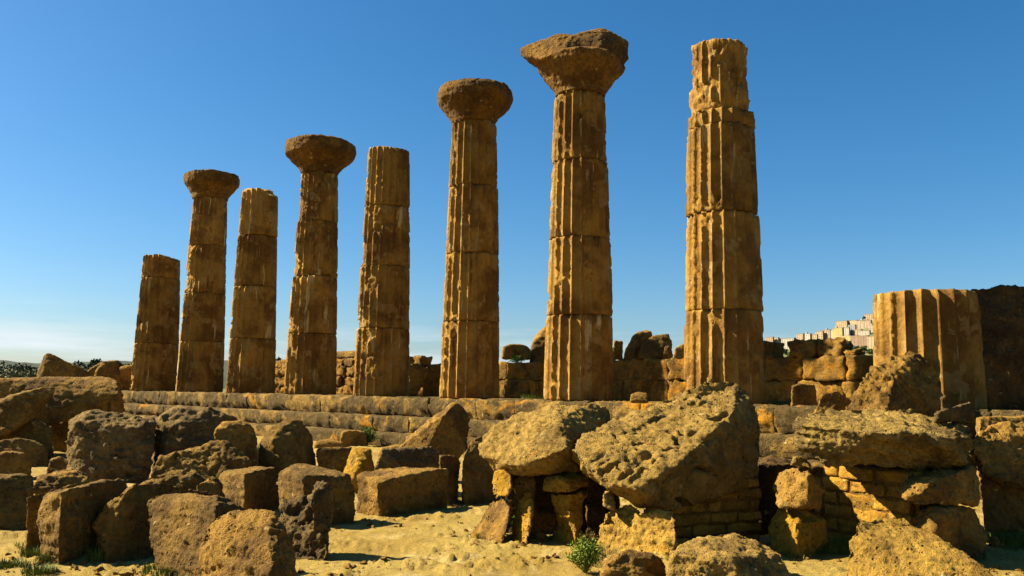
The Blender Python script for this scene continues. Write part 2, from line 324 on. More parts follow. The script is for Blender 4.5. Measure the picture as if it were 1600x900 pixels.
def flush_rocks():
    tmp = bpy.data.collections.new('tmp'); sc.collection.children.link(tmp); objs = []
    for k, r in enumerate(PENDING):
        bm = bmesh.new()
        for H in r['hulls']:
            H = np.array(H, dtype=float)
            if r['foot'] is not None:
                H[:, 2] = np.maximum(H[:, 2], r['foot'])
                if r['foot'] < 0: H[:, 2] = np.where(H[:, 2] < min(0.22, 0.35 * H[:, 2].max()), -0.08, H[:, 2])
            vs_ = [bm.verts.new(tuple(p)) for p in H]
            res = bmesh.ops.convex_hull(bm, input=vs_)
            dead = [g for g in res['geom_interior'] if isinstance(g, bmesh.types.BMVert)] + [g for g in res['geom_unused'] if isinstance(g, bmesh.types.BMVert)]
            bmesh.ops.delete(bm, geom=list(set(dead)), context='VERTS')
            hv = [x for x in vs_ if x.is_valid]; rc = random.Random(k * 31 + len(H)); cc = H.mean(0)
            for _ in range(r['chips']):
                dd = Vector((rc.gauss(0, 1), rc.gauss(0, 1), rc.gauss(0.3, 0.8))).normalized(); pr = (H - cc) @ np.array(dd)
                off = pr.max() - rc.uniform(0.02, 0.065) * (pr.max() - pr.min())
                fs_ = {f_ for x in hv if x.is_valid for f_ in x.link_faces}; es_ = {e_ for f_ in fs_ for e_ in f_.edges}; ve_ = {x for f_ in fs_ for x in f_.verts}
                g_ = bmesh.ops.bisect_plane(bm, geom=list(ve_) + list(es_) + list(fs_), plane_co=Vector(cc) + dd * off, plane_no=dd, clear_outer=True)
                cut = [q_ for q_ in g_['geom_cut'] if isinstance(q_, bmesh.types.BMEdge)]
                if cut: bmesh.ops.holes_fill(bm, edges=cut, sides=0)
                hv = [x for x in (list(ve_) + [q_ for q_ in g_['geom_cut'] if isinstance(q_, bmesh.types.BMVert)]) if x.is_valid]
        if r['lathe'] is not None:
            rings, ctr = r['lathe']; L = []
            for z, rad in rings: L.append([bm.verts.new((ctr[0] + rad * math.cos(q * math.tau / 40), ctr[1] + rad * math.sin(q * math.tau / 40), z)) for q in range(40)])
            for A, B in zip(L, L[1:]):
                for q in range(40): bm.faces.new((A[q], A[(q + 1) % 40], B[(q + 1) % 40], B[q]))
            bm.faces.new(L[0][::-1]); bm.faces.new(L[-1])
        me = bpy.data.meshes.new('tmp'); bm.to_mesh(me); bm.free()
        o = bpy.data.objects.new('tmp', me); tmp.objects.link(o)
        co = np.array([v.co for v in me.vertices]); r['Y'] = co[:, 1].mean()
        vx = r['vox'] or max(0.017, 0.0020 * r['Y']); r['vx'] = vx
        md = o.modifiers.new('r', 'REMESH'); md.mode = 'VOXEL'; md.voxel_size = vx
        ms = o.modifiers.new('s', 'SMOOTH'); ms.factor = 0.5; ms.iterations = int(r['sm'] * max(1.0, 0.022 / vx) ** 2)
        objs.append(o)
    dg = bpy.context.evaluated_depsgraph_get(); dg.update()
    for k, (r, o) in enumerate(zip(PENDING, objs)):
        me = bpy.data.meshes.new_from_object(o.evaluated_get(dg)); me.name = r['name']
        n = len(me.vertices); v = np.empty(n * 3, dtype=np.float32); me.vertices.foreach_get('co', v); v = v.reshape(-1, 3).astype(float)
        nn = np.empty(n * 3, dtype=np.float32); me.vertices.foreach_get('normal', nn); nn = nn.reshape(-1, 3).astype(float)
        s = np.array([k * 3.17 % 61, k * 7.7 % 53, k * 5.9 % 71]); q = v * r['fq'] + s
        A1, A2, A3 = r['a']
        d = A1 * fbm(q * 1.1, 3, 0.45) - A2 * 0.8 * np.abs(fbm(q * 2.6, 2)) + A2 * 0.6 * fbm(q * 6.0 + 5, 4, 0.68) + 0.008 * fbm(q * 19.0, 2, 0.6)
        w = q + 0.15 * np.stack([pn(q * 3 + 1), pn(q * 3 + 2), pn(q * 3 + 3)], 1)
        w = w @ np.array([[.85, 0, .52], [0, 1, 0], [-.52, 0, .85]])
        pt = pn(w * np.array([3.0, 3.0, 7.0])); d -= A3 * (1.5 * sst(pt, 0.24, 0.60) * sst(pn(q * 1.15 + 40), 0.02, 0.42) + 0.3 * sst(pn(w * 17), 0.30, 0.6) * sst(pn(q * 2.1 + 80), -0.1, 0.3))
        ck = np.abs(pn(w * np.array([0.9, 0.9, 1.5]) + 23)); d -= 0.6 * A2 * (1 - sst(ck, 0.0, 0.03)) * sst(pn(q * 0.9 + 61), -0.1, 0.2)
        if r['strata']:
            amp, dr, fr = r['strata']; dr = np.array(dr) / np.linalg.norm(dr)
            tt = (v @ dr)[:, None] * dr * fr + v * 0.9 + s; d += amp * (fbm(tt, 3, 0.6) - 0.5 * sst(np.abs(pn(tt * 1.7 + 8)), 0.0, 0.16))
        for (hc, ax, ra, rb, dep) in r['hollows']:          # weathered holes: centre, long axis, half lengths, depth
            hc = np.array(hc); j = np.argmin(((v - hc) ** 2).sum(1)); e_ = v - v[j]; ax = np.array(ax) / np.linalg.norm(ax); al = e_ @ ax
            pe = np.linalg.norm(e_ - al[:, None] * ax, axis=1); qd = np.sqrt((al / ra) ** 2 + (pe / rb) ** 2) * (1 + 0.75 * fbm(q * 5, 3, 0.6)); d -= 0.7 * dep * (1 - sst(qd, 0.1, 1.15))
        v = v + nn * d[:, None]
        c = np.array([v[:, 0].mean(), v[:, 1].mean(), v[:, 2].min()])
        pl = r['parent']
        base = np.array(pl.location) if pl is not None else c
        me.vertices.foreach_set('co', (v - base).astype(np.float32).ravel())
        me.polygons.foreach_set('use_smooth', np.ones(len(me.polygons), dtype=bool)); me.update()
        ob = link(r['name'], me, M[r['mat']], pl, (0, 0, 0) if pl is not None else tuple(c))
        if pl is None: tag(ob, r['label'], r['cat'], r['group'])
        if pl is None and r['foot'] is not None and r['foot'] < 0 and r['Y'] < 19:
            lo = v[(v[:, 2] < 0.05) & (v[:, 2] > -0.03)]
            if len(lo): FEET.extend(lo[np.random.RandomState(k).randint(0, len(lo), 7)].tolist())
    for o in objs:
        m = o.data; bpy.data.objects.remove(o); bpy.data.meshes.remove(m)
    bpy.data.collections.remove(tmp); PENDING.clear()

# ------------------------------------------------------------------ temple platform: three stepped courses and a floor
rnd = random.Random(4)
yaw_u = math.atan2(U[1], U[0])
def pos_u(u, off, z=0.0):
    p = C8 + U * u + NV * off; return (p[0], p[1], z)
plat = empty('temple_platform', pos_u(14, 0), 'long stepped stone platform carrying the row of columns', 'platform')
def put(o, parent, xyz, yaw):
    o.parent = parent; o.location = Vector(xyz) - Vector(parent.location); o.rotation_euler = (0, 0, yaw)
courses = [(0.93, 1.55, 1.25, 1.35), (0.43, 0.93, 1.85, 1.4), (0.0, 0.43, 2.45, 1.4)]
for ci, (z0, z1, fo, dp) in enumerate(courses):
    u = -17.0 + 0.4 * ci
    while u < 36.5:
        l = rnd.uniform(1.3, 3.4); f_ = fo + rnd.uniform(-0.016, 0.012)
        zz = z1 + rnd.uniform(-0.006, 0.004); near = -9 < u < 34
        dn = 0.16 if ci == 2 else 0.05
        me = ashlar(l + 0.006, dp, zz - z0 + dn, rnd.randint(1, 9999), rad=0.11 if ci == 0 else 0.085, rough=0.055 if ci == 0 else 0.045, org=(u + l / 2 + 40, 7.7 * ci, 3.1 * ci), step=0.075 if near else 0.2)
        o = link('block', me, M['step']); put(o, plat, pos_u(u + l / 2, f_ - dp / 2, z0 - dn), yaw_u + rnd.uniform(-0.004, 0.004)); u += l
def floor_mesh():
    bm = bmesh.new()
    for z in (0.0, 1.535):
        pass
    q = [pos_u(-16, 0.05, 0), pos_u(36, 0.05, 0), pos_u(36, -17, 0), pos_u(-16, -17, 0)]
    lo = [bm.verts.new(Vector(p) - Vector(plat.location)) for p in q]
    hi = [bm.verts.new(Vector((p[0], p[1], 1.52)) - Vector(plat.location)) for p in q]
    bm.faces.new(hi); bm.faces.new(lo[::-1])
    for i in range(4): bm.faces.new((lo[i], lo[(i + 1) % 4], hi[(i + 1) % 4], hi[i]))
    bmesh.ops.recalc_face_normals(bm, faces=bm.faces); me = bpy.data.meshes.new('floor'); bm.to_mesh(me); bm.free(); return me
link('floor', floor_mesh(), M['ground'], plat)

# ------------------------------------------------------------------ columns
def drum_mesh(z0, z1, Rz, seed, ero, off, phase, top_rag=0.0):
    nf, k = 20, 10; na = nf * k; nz = max(4, int((z1 - z0) / 0.06))
    th = np.arange(na) * math.tau / na; z = np.linspace(z0, z1, nz + 1)
    T, Zg = np.meshgrid(th, z); Tf, Zf = T.ravel(), Zg.ravel(); R0 = Rz(Zf)
    u = (np.arange(na) % k) / k; u = np.tile(u, nz + 1)
    P = np.stack([R0 * np.cos(Tf), R0 * np.sin(Tf), Zf], 1); so = np.array([seed * 3.3 % 47, seed * 1.9 % 59, seed * 4.1 % 67])
    fl = 0.125 * (R0 / 1.03) * np.power(4 * u * (1 - u), 0.62)
    west = np.clip(-np.cos(Tf - math.radians(12)), -1, 1)                   # side open to the sea wind
    e = sst(fbm(P * np.array([1.0, 1.0, 0.8]) + so, 5, 0.62) + ero - 0.40 + 0.12 * west, 0.16, 0.26)
    fill = sst(fbm(P * 0.8 + so + 70, 3) - 0.45 * west - 0.15, 0.0, 0.4) * 0.6     # flutes still filled with old render
    r = R0 - fl * (1 - e) * (1 - fill) - e * (0.07 + 0.10 * np.abs(fbm(P * 2.6 + so, 4, 0.6)))
    r += 0.03 * fbm(P * 5.5 + so, 4, 0.65) * (0.15 + e)
    arr = (u == 0); r -= np.where(arr, 0.022 * sst(fbm(P * np.array([2, 2, 2.5]) + so + 9, 4, 0.65), 0.2, 0.5), 0)
    dz = np.minimum(Zf - z0, z1 - Zf); chip = np.clip(fbm(np.stack([P[:, 0] * 2.2, P[:, 1] * 2.2, np.round((Zf - z0) / (z1 - z0)) * 9.0 + so[0]], 1), 3) + 0.15, 0, 1)
    r -= np.exp(-dz / 0.035) * 0.006 + np.exp(-(dz / 0.09) ** 2) * 0.16 * np.clip(chip - 0.32, 0, 1)
    zz = Zf.copy()
    if top_rag: zz += sst(Zf, z1 - 0.5, z1) * 0.8 * top_rag * (fbm(np.stack([P[:, 0] * 0.6, P[:, 1] * 0.6, so[1] + 0 * Zf], 1), 4, 0.45) - 0.3 * np.cos(Tf + 0.4))
    v = np.stack([r * np.cos(Tf + phase) + off[0], r * np.sin(Tf + phase) + off[1], zz], 1)
    i, j = np.meshgrid(np.arange(nz), np.arange(na), indexing='ij'); j2 = (j + 1) % na
    f = np.stack([i * na + j, i * na + j2, (i + 1) * na + j2, (i + 1) * na + j], -1).reshape(-1, 4)
    n0 = len(v); rings = []
    for zi in (0, nz):                                     # closed ends, three rings in
        ring = v[zi * na:(zi + 1) * na]; ids = np.arange(zi * na, (zi + 1) * na); cen = ring.mean(0)
        for sfac in (0.66, 0.33, 0.02):
            nv = cen + (ring - cen) * sfac; nv[:, 2] = ring[:, 2].mean() * (1 - sfac) + ring[:, 2] * sfac + (0.03 * fbm(nv * 2 + so, 3) if zi else 0)
            nid = np.arange(len(v), len(v) + na); v = np.vstack([v, nv]); j = np.arange(na); j2 = (j + 1) % na
            q = np.stack([ids[j], ids[j2], nid[j2], nid[j]], -1); f = np.vstack([f, q if zi else q[:, ::-1]]); ids = nid
    return mesh_np('drum', v, f)

# px centre and half width at the foot, y of the foot, drum joints from the top down (px), half width of the shaft at its top
COLS = [
 dict(px=240, base=611, top=399, j=[433, 536], hw=28, hb=36, ero=-0.15, lab='shortest column, broken off flat, leftmost of the standing row', rag=0.16),
 dict(px=312, base=612, top=305, j=[381, 457, 533], hw=26, hb=36.5, ero=-0.1, cap='a', lab='column with a small chipped capital, second from the left'),
 dict(px=391, base=613, top=291, j=[365, 446, 528], hw=28, hb=38.5, ero=-0.05, lab='column with a rounded broken top and no capital, third from the left', rag=0.5),
 dict(px=485, base=615, top=265, j=[342, 430, 520], hw=29, hb=41.5, ero=0.12, cap='b', lab='column with a wide flat disc-like capital, fourth from the left'),
 dict(px=596, base=617, top=226, j=[318, 414, 512], hw=32, hb=43.5, ero=0.0, lab='column with a clean flat top and no capital, fifth from the left', rag=0.05),
 dict(px=733, base=620, top=183, j=[286, 393, 501], hw=35, hb=47.5, ero=-0.05, cap='c', lab='tall column with a rounded bowl-shaped capital, sixth from the left'),
 dict(px=904.5, base=626, top=138, j=[245, 368, 491], hw=39.5, hb=55.5, ero=-0.08, cap='d', lab='column with the largest, jagged broken capital, seventh from the left'),
 dict(px=1133, base=636, top=57, j=[166, 190, 328, 483], hw=47, hb=63, ero=-0.1, lab='tallest column, rightmost, with an eroded narrow top drum and no capital', rag=0.12, narrow=True),
]
COLP = []
for i, c in enumerate(COLS):
    k = 7 - i; fit = C8 + U * SPC * k; Y = fit[1]
    b = at(c['px'], c['base'], Y); b[2] = ZS; COLP.append(b)
    e = empty('column', b, c['lab'], 'column', 'standing columns of the ruined temple')
    c['e'] = e; dist = math.hypot(b[0], b[1])
    # real heights: the shaft axis is vertical, so solve along it
    def z_at(py, b=b, fr=0.80):
        lo, hi = 0.0, 14.0
        for _ in range(40):
            m_ = (lo + hi) / 2; y = b[1] - fr; zc = m_ - ZC; yc = y * CP + zc * SP; zz = -y * SP + zc * CP
            u_, v_ = F * b[0] / yc, -F * zz / yc; vv = u_ * SR + v_ * CR
            if 450 + vv > py: lo = m_
            else: hi = m_
        return lo
    def r_at(hw, z, b=b): 
        yc = b[1] * CP + (z - ZC) * SP; return hw * yc / F * (0.955 if b[0] < -8 else 0.985)
    ztop = z_at(c['top']); Rb, Rt = r_at(c['hb'], ZS), r_at(c['hw'], ztop); H = ztop - ZS
    def Rz(z, Rb=Rb, Rt=Rt, H=H): t = np.clip(z / H, 0, 1); return Rb + (Rt - Rb) * t + 0.035 * Rb * np.sin(math.pi * np.clip(t, 0, 1)) * 0.5 + 0.015
    zs_ = [0.0] + [max(0.3, z_at(p) - ZS) for p in c['j']][::-1] + [H]; c['ztop'] = ztop; c['zfun'] = z_at; c['rfun'] = r_at; c['Rt'] = Rt
    ph = rnd.uniform(0, 0.3)
    for d in range(len(zs_) - 1):
        last = d == len(zs_) - 2; er = c['ero'] + rnd.uniform(-0.15, 0.2); RR = Rz
        if c.get('narrow') and last: RR = (lambda z, R=Rz: R(z) * 0.93 + 0.01); er = 0.95
        me = drum_mesh(zs_[d] + 0.006, zs_[d + 1] - 0.006, RR, i * 11 + d * 5 + 3, er, (rnd.uniform(-0.018, 0.018), rnd.uniform(-0.018, 0.018)), ph, c.get('rag', 0) if last else 0)
        link('drum', me, M['shaft'], e)
def cap_of(i, rings_px, hulls=[], **kw):
    c = COLS[i]; e = c['e']; b = COLP[i]
    wi = max(range(len(rings_px)), key=lambda q: rings_px[q][1]); fr_ = [0.8 * (1 - min(1, q / wi)) for q in range(len(rings_px))]
    rings = [(c['zfun'](py, b, fr_[q]), c['rfun'](hw, c['zfun'](py, b, fr_[q]), b) * (1.0 + 0.03 * max(0, min(1, (hw - rings_px[0][1]) / 12)))) for q, (py, hw) in enumerate(rings_px)]
    rock('capital', None, None, hulls, mat='capital', vox=0.038, parent=e, lathe=(rings, (b[0], b[1])), **kw)
cap_of(1, [(306, 26), (301, 28), (288, 41), (279, 43), (275, 42)], a=(0.08, 0.03, 0.02), sm=1, fq=0.8)
cap_of(3, [(266, 29), (258, 34), (243, 54), (237, 56), (227, 55), (224, 50)], a=(0.05, 0.025, 0.015), sm=1, fq=0.8)
cap_of(5, [(184, 35), (176, 41), (159, 57), (153, 58.5), (145, 56), (139, 50)], a=(0.06, 0.025, 0.015), sm=1, fq=0.8)
Y7 = COLP[6][1]
cap_of(6, [(139, 40), (134, 41), (120, 52), (106, 64), (100, 66), (94, 56)],
   [raw([(811, 74, Y7 - .1), (812, 88, Y7 - .1), (834, 105, Y7), (862, 101, Y7 - .7), (872, 53, Y7 - .55), (893, 53, Y7 - .6), (862, 58, Y7 + .7), (835, 68, Y7 + .9), (900, 100, Y7 + 1.2), (905, 97, Y7 - .9), (846, 92, Y7 - .8), (872, 82, Y7 - 1.0), (905, 85, Y7 - 1.05)]),
    raw([(890, 56, Y7 - .7), (912, 50, Y7 - .6), (940, 43, Y7 - .35), (962, 53, Y7 - .2), (983, 66, Y7), (983, 92, Y7), (972, 110, Y7), (900, 97, Y7 - .9), (950, 99, Y7 - .7), (940, 70, Y7 - .95), (905, 52, Y7 + .9), (945, 46, Y7 + .7), (975, 66, Y7 + .8), (960, 108, Y7 + .9), (890, 108, Y7 + 1.0)]),
    raw([(950, 100, Y7), (978, 98, Y7), (980, 110, Y7 - .1), (968, 124, Y7), (950, 130, Y7), (955, 115, Y7 - .6), (960, 110, Y7 + .5)])],
   a=(0.045, 0.035, 0.02), sm=1, fq=0.8)

# fluted stump at the right: the next column of the row, one drum left
pd = at(1452, 641, 18.7); pd[2] = ZS
est = empty('column_stump', pd, 'thick fluted column stump, one drum high, at the right end of the platform', 'column', None)
zt = 4.02 - ZS
link('drum', drum_mesh(0.0, zt, lambda z: 1.10 - 0.02 * z, 501, -0.6, (0, 0), 0.13, 0.03), M['shaft'], est)

# ------------------------------------------------------------------ cella wall behind the columns
WO = -5.5
def u_of(px, py=590, off=WO): return float((on_plane(px, py, off)[:2] - C8) @ U)
wall = empty('cella_wall', pos_u(0, WO), 'low ruined wall of large squared blocks behind the tallest columns', 'wall')
def wall_run(parent, u0, u1, z0, z1, off, lmin, lmax, mat='wall', rad=0.07, rough=0.08, th=0.8, jit=0.07):
    u = u0
    while u < u1 - 0.2:
        l = min(rnd.uniform(lmin, lmax), u1 - u)
        if u1 - u - l < 0.35: l = u1 - u
        me = ashlar(max(l + 0.02, 0.2), th, z1 - z0 + 0.05 + rnd.uniform(-jit, jit) * 0.5, rnd.randint(1, 9999), rad=rad, rough=rough, step=0.085, rx=4.0)
        o = link('block', me, M[mat]); put(o, parent, pos_u(u + l / 2, off + rnd.uniform(-jit, jit), z0 - 0.04), yaw_u + rnd.uniform(-0.04, 0.04)); u += l
ua, ub = u_of(1400), u_of(775)
wall_run(wall, ua, ub, 1.52, 2.25, WO + 0.03, 1.2, 1.9)
wall_run(wall, ua, ub, 2.25, 2.93, WO, 1.2, 1.9)
wall_run(wall, u_of(1218), u_of(1192), 2.93, 3.44, WO, 1.0, 1.5, jit=0.0)
wall_run(wall, u_of(1283), u_of(1239), 2.93, 3.47, WO, 1.0, 1.5, jit=0.0)
wall_run(wall, u_of(1326), u_of(1283), 2.93, 3.44, WO, 1.0, 1.5, rough=0.16, jit=0.0)
wall_run(wall, u_of(1347), u_of(1327), 2.93, 3.15, WO, 0.5, 0.9, rough=0.14, jit=0.0)
rub = empty('rubble_wall', pos_u(20, WO), 'low orange rubble wall seen between the left-hand columns', 'wall')
u0_, u1_ = u_of(690), u_of(425)
for ci, (z0, z1) in enumerate([(1.52, 1.95), (1.95, 2.4), (2.4, 2.85), (2.85, 3.25)]):
    wall_run(rub, u0_ + 0.3 * ci, u1_ - 0.1 * ci, z0, z1, WO + 0.02 * ci, 0.45, 1.0, mat='wall', rad=0.11, rough=0.12, th=0.7, jit=0.10)
uc = u_of(500)
me = ashlar(4.4, 0.6, 0.36, 77, 0.05, 0.04, 0.12); o = link('block', me, M['brown']); put(o, rub, pos_u(u_of(540), WO - 0.1, 3.28), yaw_u)

# ------------------------------------------------------------------ fallen stones and boulders
GF = -0.04
S_ = 'boulders and fallen blocks'
def R(label, hulls, mat='ochre', name='fallen_block', cat='stone block', foot=GF, **kw):
    rock(name, label, cat, hulls if isinstance(hulls, list) else [hulls], mat=mat, foot=foot, group=S_, **dict(dict(chips=7, sm=2, strata=(0.016, (0.12, 0.1, 1), 8)), **kw))
soft = (0.035, 0.018, 0.018); med = (0.05, 0.035, 0.04); hard = (0.08, 0.05, 0.055)
# left foreground
R('thin upright slab edge behind the leftmost tall dark block', prism(9.5, .35, [(37, 778), (45, 768), (125, 752, .4), (128, 862, .4), (42, 864)]), 'ochre', a=soft)
R('tall dark-faced block with slanting top, front row at far left', prism(8.95, .45, [(60, 785, .25), (72, 770, .25), (95, 768), (192, 746, .85), (206, 752, .95), (204, 850, .95), (92, 874), (60, 868, .2)], .9), 'brown', a=soft)
R('block with a chipped sloping top, second in the front row from the left', [prism(9.05, .35, [(146, 815, .25), (155, 792, .25), (190, 765, .2), (207, 753, .25), (260, 752, .7), (345, 768, 1.6), (345, 830, 1.6), (240, 868, .35), (165, 872), (148, 866, .2)], .9), ], 'brown', a=med)
R('broad brown block with a rounded top edge, third in the front row', prism(8.3, .45, [(226, 782, .8), (242, 770, .85), (340, 769, .5), (388, 786, .6), (394, 850, .6), (338, 900, -.1), (246, 895, .45), (233, 850, .6), (335, 785, .15)], .9), 'brown', a=soft)
R('pale rounded boulder at the bottom edge, in front of the broad brown block', prism(7.25, .7, [(310, 866, .75), (318, 822, .8), (337, 802, .8), (380, 795, .7), (430, 797, .7), (456, 822, .6), (469, 870, .5), (460, 904, .5), (400, 918, 0), (316, 914, .6), (432, 835, .3), (428, 905, 0)], .8), 'ochre', name='boulder', cat='boulder', a=med)
R('jagged pitted rock with a pointed knob beside the pale rounded boulder', [prism(9.2, .5, [(430, 795, .65), (440, 782, .7), (486, 780, .6), (512, 790, .45), (520, 812, .4), (514, 852, .1), (460, 864, .25), (440, 852, .5)], .85), prism(9.45, .3, [(484, 782), (492, 757, .1), (508, 749, .12), (521, 760, .15), (521, 820, .15), (490, 830)], .8)], 'grey', name='boulder', cat='boulder', a=(0.05, 0.06, 0.05))
R('dark flat-topped block cut by the left edge of the view', prism(11.0, .8, [(-45, 752), (-40, 738, .5), (38, 738, .45), (54, 750, .4), (53, 800, .4), (40, 824, .05), (-45, 832)]), 'brown', a=soft)
R('low sunlit rounded stone behind the dark block at the left edge', prism(16.6, .9, [(-30, 716), (8, 707, .2), (38, 709, .3), (50, 720, .4), (51, 741, .3), (20, 746), (-30, 746)]), 'ochre', a=soft)
R('rounded brown stone lying under the big overhanging slab at left', prism(19.4, .9, [(-40, 694), (28, 684, .2), (55, 688, .4), (80, 705, .4), (85, 722, .3), (40, 726), (-40, 728)]), 'brown', a=soft)
R('dark squared stone propping up the big overhanging slab at left', prism(20.7, 1.6, [(-60, 655), (62, 655), (83, 668, .1), (86, 724), (-60, 724)]), 'brown', a=soft)
R('big long slab with a sunlit flat top, far left below the hills', [prism(21.3, 1.8, [(-70, 594, .7), (0, 591, .8), (60, 588, 1), (172, 588, 1.2), (187, 598, 1), (188, 616, .8), (158, 641, .9), (80, 664, .7), (-70, 672, .4)], .9)], 'ochre', a=soft, foot=.6, chips=2)
R('tilted wedge of stone leaning under the big long slab at left', prism(20.2, .8, [(-70, 642, .2), (0, 626, .2), (66, 603, .6), (93, 611, .7), (62, 652, .5), (12, 682), (-70, 690)]), 'brown', a=med, foot=.5)
R('reddish squared stone in the dark gap beneath the big long slab', prism(23.6, 1.4, [(75, 656), (245, 656), (245, 715), (75, 715)]), 'brown', a=soft)
R('large rough grey honeycombed boulder left of the platform steps', prism(16.3, 1.0, [(106, 738, .25), (103, 692, .3), (109, 657, .4), (140, 640, .5), (205, 641, .6), (246, 652, .6), (243, 700, .4), (234, 748, .2), (150, 753), (116, 751), (130, 670, .15), (215, 668, .3)], .85), 'grey', name='boulder', cat='boulder', a=hard)
R('rough dark boulder with a humped top against the platform steps', prism(16.9, 1.0, [(232, 700, .2), (240, 652, .3), (268, 637, .4), (330, 634, .5), (372, 650, .5), (388, 700, .5), (386, 742, .4), (235, 745, .1), (262, 665, .1)], .85), 'grey', name='boulder', cat='boulder', a=hard)
R('slanting scaly rock lying in front of the humped dark boulder', prism(15.3, .7, [(232, 742), (244, 714, .2), (330, 690, .5), (360, 691, .5), (396, 716, .4), (402, 748, .3), (340, 756), (235, 756)]), 'brown', name='boulder', cat='boulder', a=hard)
R('small rounded block perched beside the humped dark boulder', prism(16.2, .6, [(333, 672, .1), (346, 659, .3), (388, 657, .4), (402, 673, .5), (406, 720, .4), (400, 748, .3), (350, 748), (335, 705)]), 'ochre', a=med)
R('low crumbling sandy stone between the leftmost blocks and grey boulder', prism(12.6, .9, [(50, 752), (75, 741, .3), (120, 738, .5), (140, 748, .5), (150, 790, .4), (60, 790)]), 'ochre', a=med)
R('long low rubbly block behind the second and third front blocks', prism(11.4, .5, [(200, 775), (215, 748, .2), (300, 741, .4), (350, 748, .5), (352, 800, .4), (205, 815)]), 'brown', a=hard)
R('dark dome-shaped block standing before the middle of the steps', prism(17.5, .7, [(399, 742, .3), (402, 692, .35), (415, 670, .4), (445, 653, .4), (474, 655, .5), (490, 680, .6), (499, 740, .6), (450, 748), (425, 690, .1)]), 'brown', a=soft)
R('squared block with a sunlit left face below the dome-shaped block', prism(12.4, .5, [(337, 745, .6), (345, 736, .65), (396, 727, .8), (433, 728, .5), (438, 792, .5), (384, 800), (340, 790, .5), (382, 739)], .9), 'brown', a=soft)
R('squared block with one sunlit and one dark face, behind the jagged rock', prism(11.7, .5, [(434, 737, .65), (446, 725, .8), (478, 722, .9), (546, 741, .5), (559, 764, .5), (553, 811, .45), (478, 806, .0), (437, 785, .6), (473, 743, .0)], .9), 'brown', a=soft)
R('long squared block with a pale lit top beside the sandy path', prism(12.75, .4, [(556, 743, .5), (562, 736, .6), (640, 727, 1.3), (703, 729, 1.0), (703, 786, .95), (588, 799), (558, 784, .45), (590, 751)], .95), 'ochre', a=soft)
R('grey weathered block behind the long squared block', prism(14.9, .7, [(582, 738, .1), (592, 701, .3), (675, 698, .6), (690, 708, .6), (691, 765, .5), (585, 768)]), 'grey', a=med)
R('bright yellow broken chunk left of the grey weathered block', prism(15.2, .5, [(533, 742, .2), (545, 716, .3), (550, 699, .4), (584, 697, .5), (592, 740, .3), (586, 765, .1), (540, 763), (560, 730, 0)]), 'gold', a=med)
R('small shadowed orange block tucked beside the dome-shaped block', prism(17.7, .7, [(494, 701, .1), (552, 697, .3), (552, 744, .3), (497, 746)]), 'ochre', a=soft)
R('leaning wedge with a bright ridged slope in front of the steps', prism(17.4, .7, [(613, 704), (640, 681, .4), (703, 628, .9), (720, 626, 1.0), (736, 650, 1.0), (738, 686, .9), (715, 712, .5), (692, 752, .2), (614, 752), (698, 640, .25), (668, 705, -.1)], .9), 'ochre', a=soft, strata=(0.03, (0.45, 0, 0.9), 7))
R('upright block just right of the long squared block', prism(14.0, .7, [(684, 709, .2), (715, 710, .5), (723, 722, .5), (717, 780, .4), (690, 786)]), 'ochre', a=soft)
R('dark upright stone in the shade behind the propped boulder', prism(14.2, .9, [(721, 712, .1), (736, 685, .4), (773, 690, .5), (776, 782, .4), (722, 786)]), 'brown', a=soft)
R('small pale block at the foot of the steps beside a shrub', prism(27.0, .6, [(528, 690), (533, 675, .1), (545, 672, .2), (574, 673, .3), (575, 699, .2), (529, 700)]), 'ochre', a=soft)
R('small stone lying between the dome-shaped block and the yellow chunk', prism(15.6, .5, [(496, 762), (502, 742, .1), (520, 736, .2), (540, 746, .2), (540, 764, .1)]), 'ochre', a=soft)
R('low dark stone in the shade left of the grey honeycombed boulder', prism(17.2, .6, [(70, 742), (76, 718, .1), (95, 712, .2), (110, 722, .2), (110, 744, .1)]), 'brown', a=soft)
R('small broken stone wedged behind the third front block', prism(10.9, .4, [(296, 790), (304, 755, .1), (325, 745, .2), (348, 756, .2), (350, 792, .1)]), 'ochre', a=med)
R('low stone filling the gap between the two squared blocks', prism(12.9, .4, [(420, 790), (424, 760, .1), (440, 752, .2), (452, 765, .2), (452, 792, .1)]), 'brown', a=soft)
R('flat worn stone lying against the lowest step, left of the shrub', prism(26.0, .7, [(488, 703), (494, 689, .1), (520, 686, .2), (540, 692, .2), (542, 705, .1)]), 'ochre', a=soft)
R('flat pale stone on the strip of sand behind the grey weathered block', prism(23.5, .8, [(588, 715), (594, 700, .1), (620, 694, .2), (650, 700, .2), (652, 716, .1)]), 'ochre', a=soft)
R('small shadowed stone right of the leaning wedge', prism(18.5, .6, [(736, 700), (740, 684, .1), (752, 680, .2), (764, 690, .2), (764, 760, .1), (736, 760)]), 'brown', a=soft)
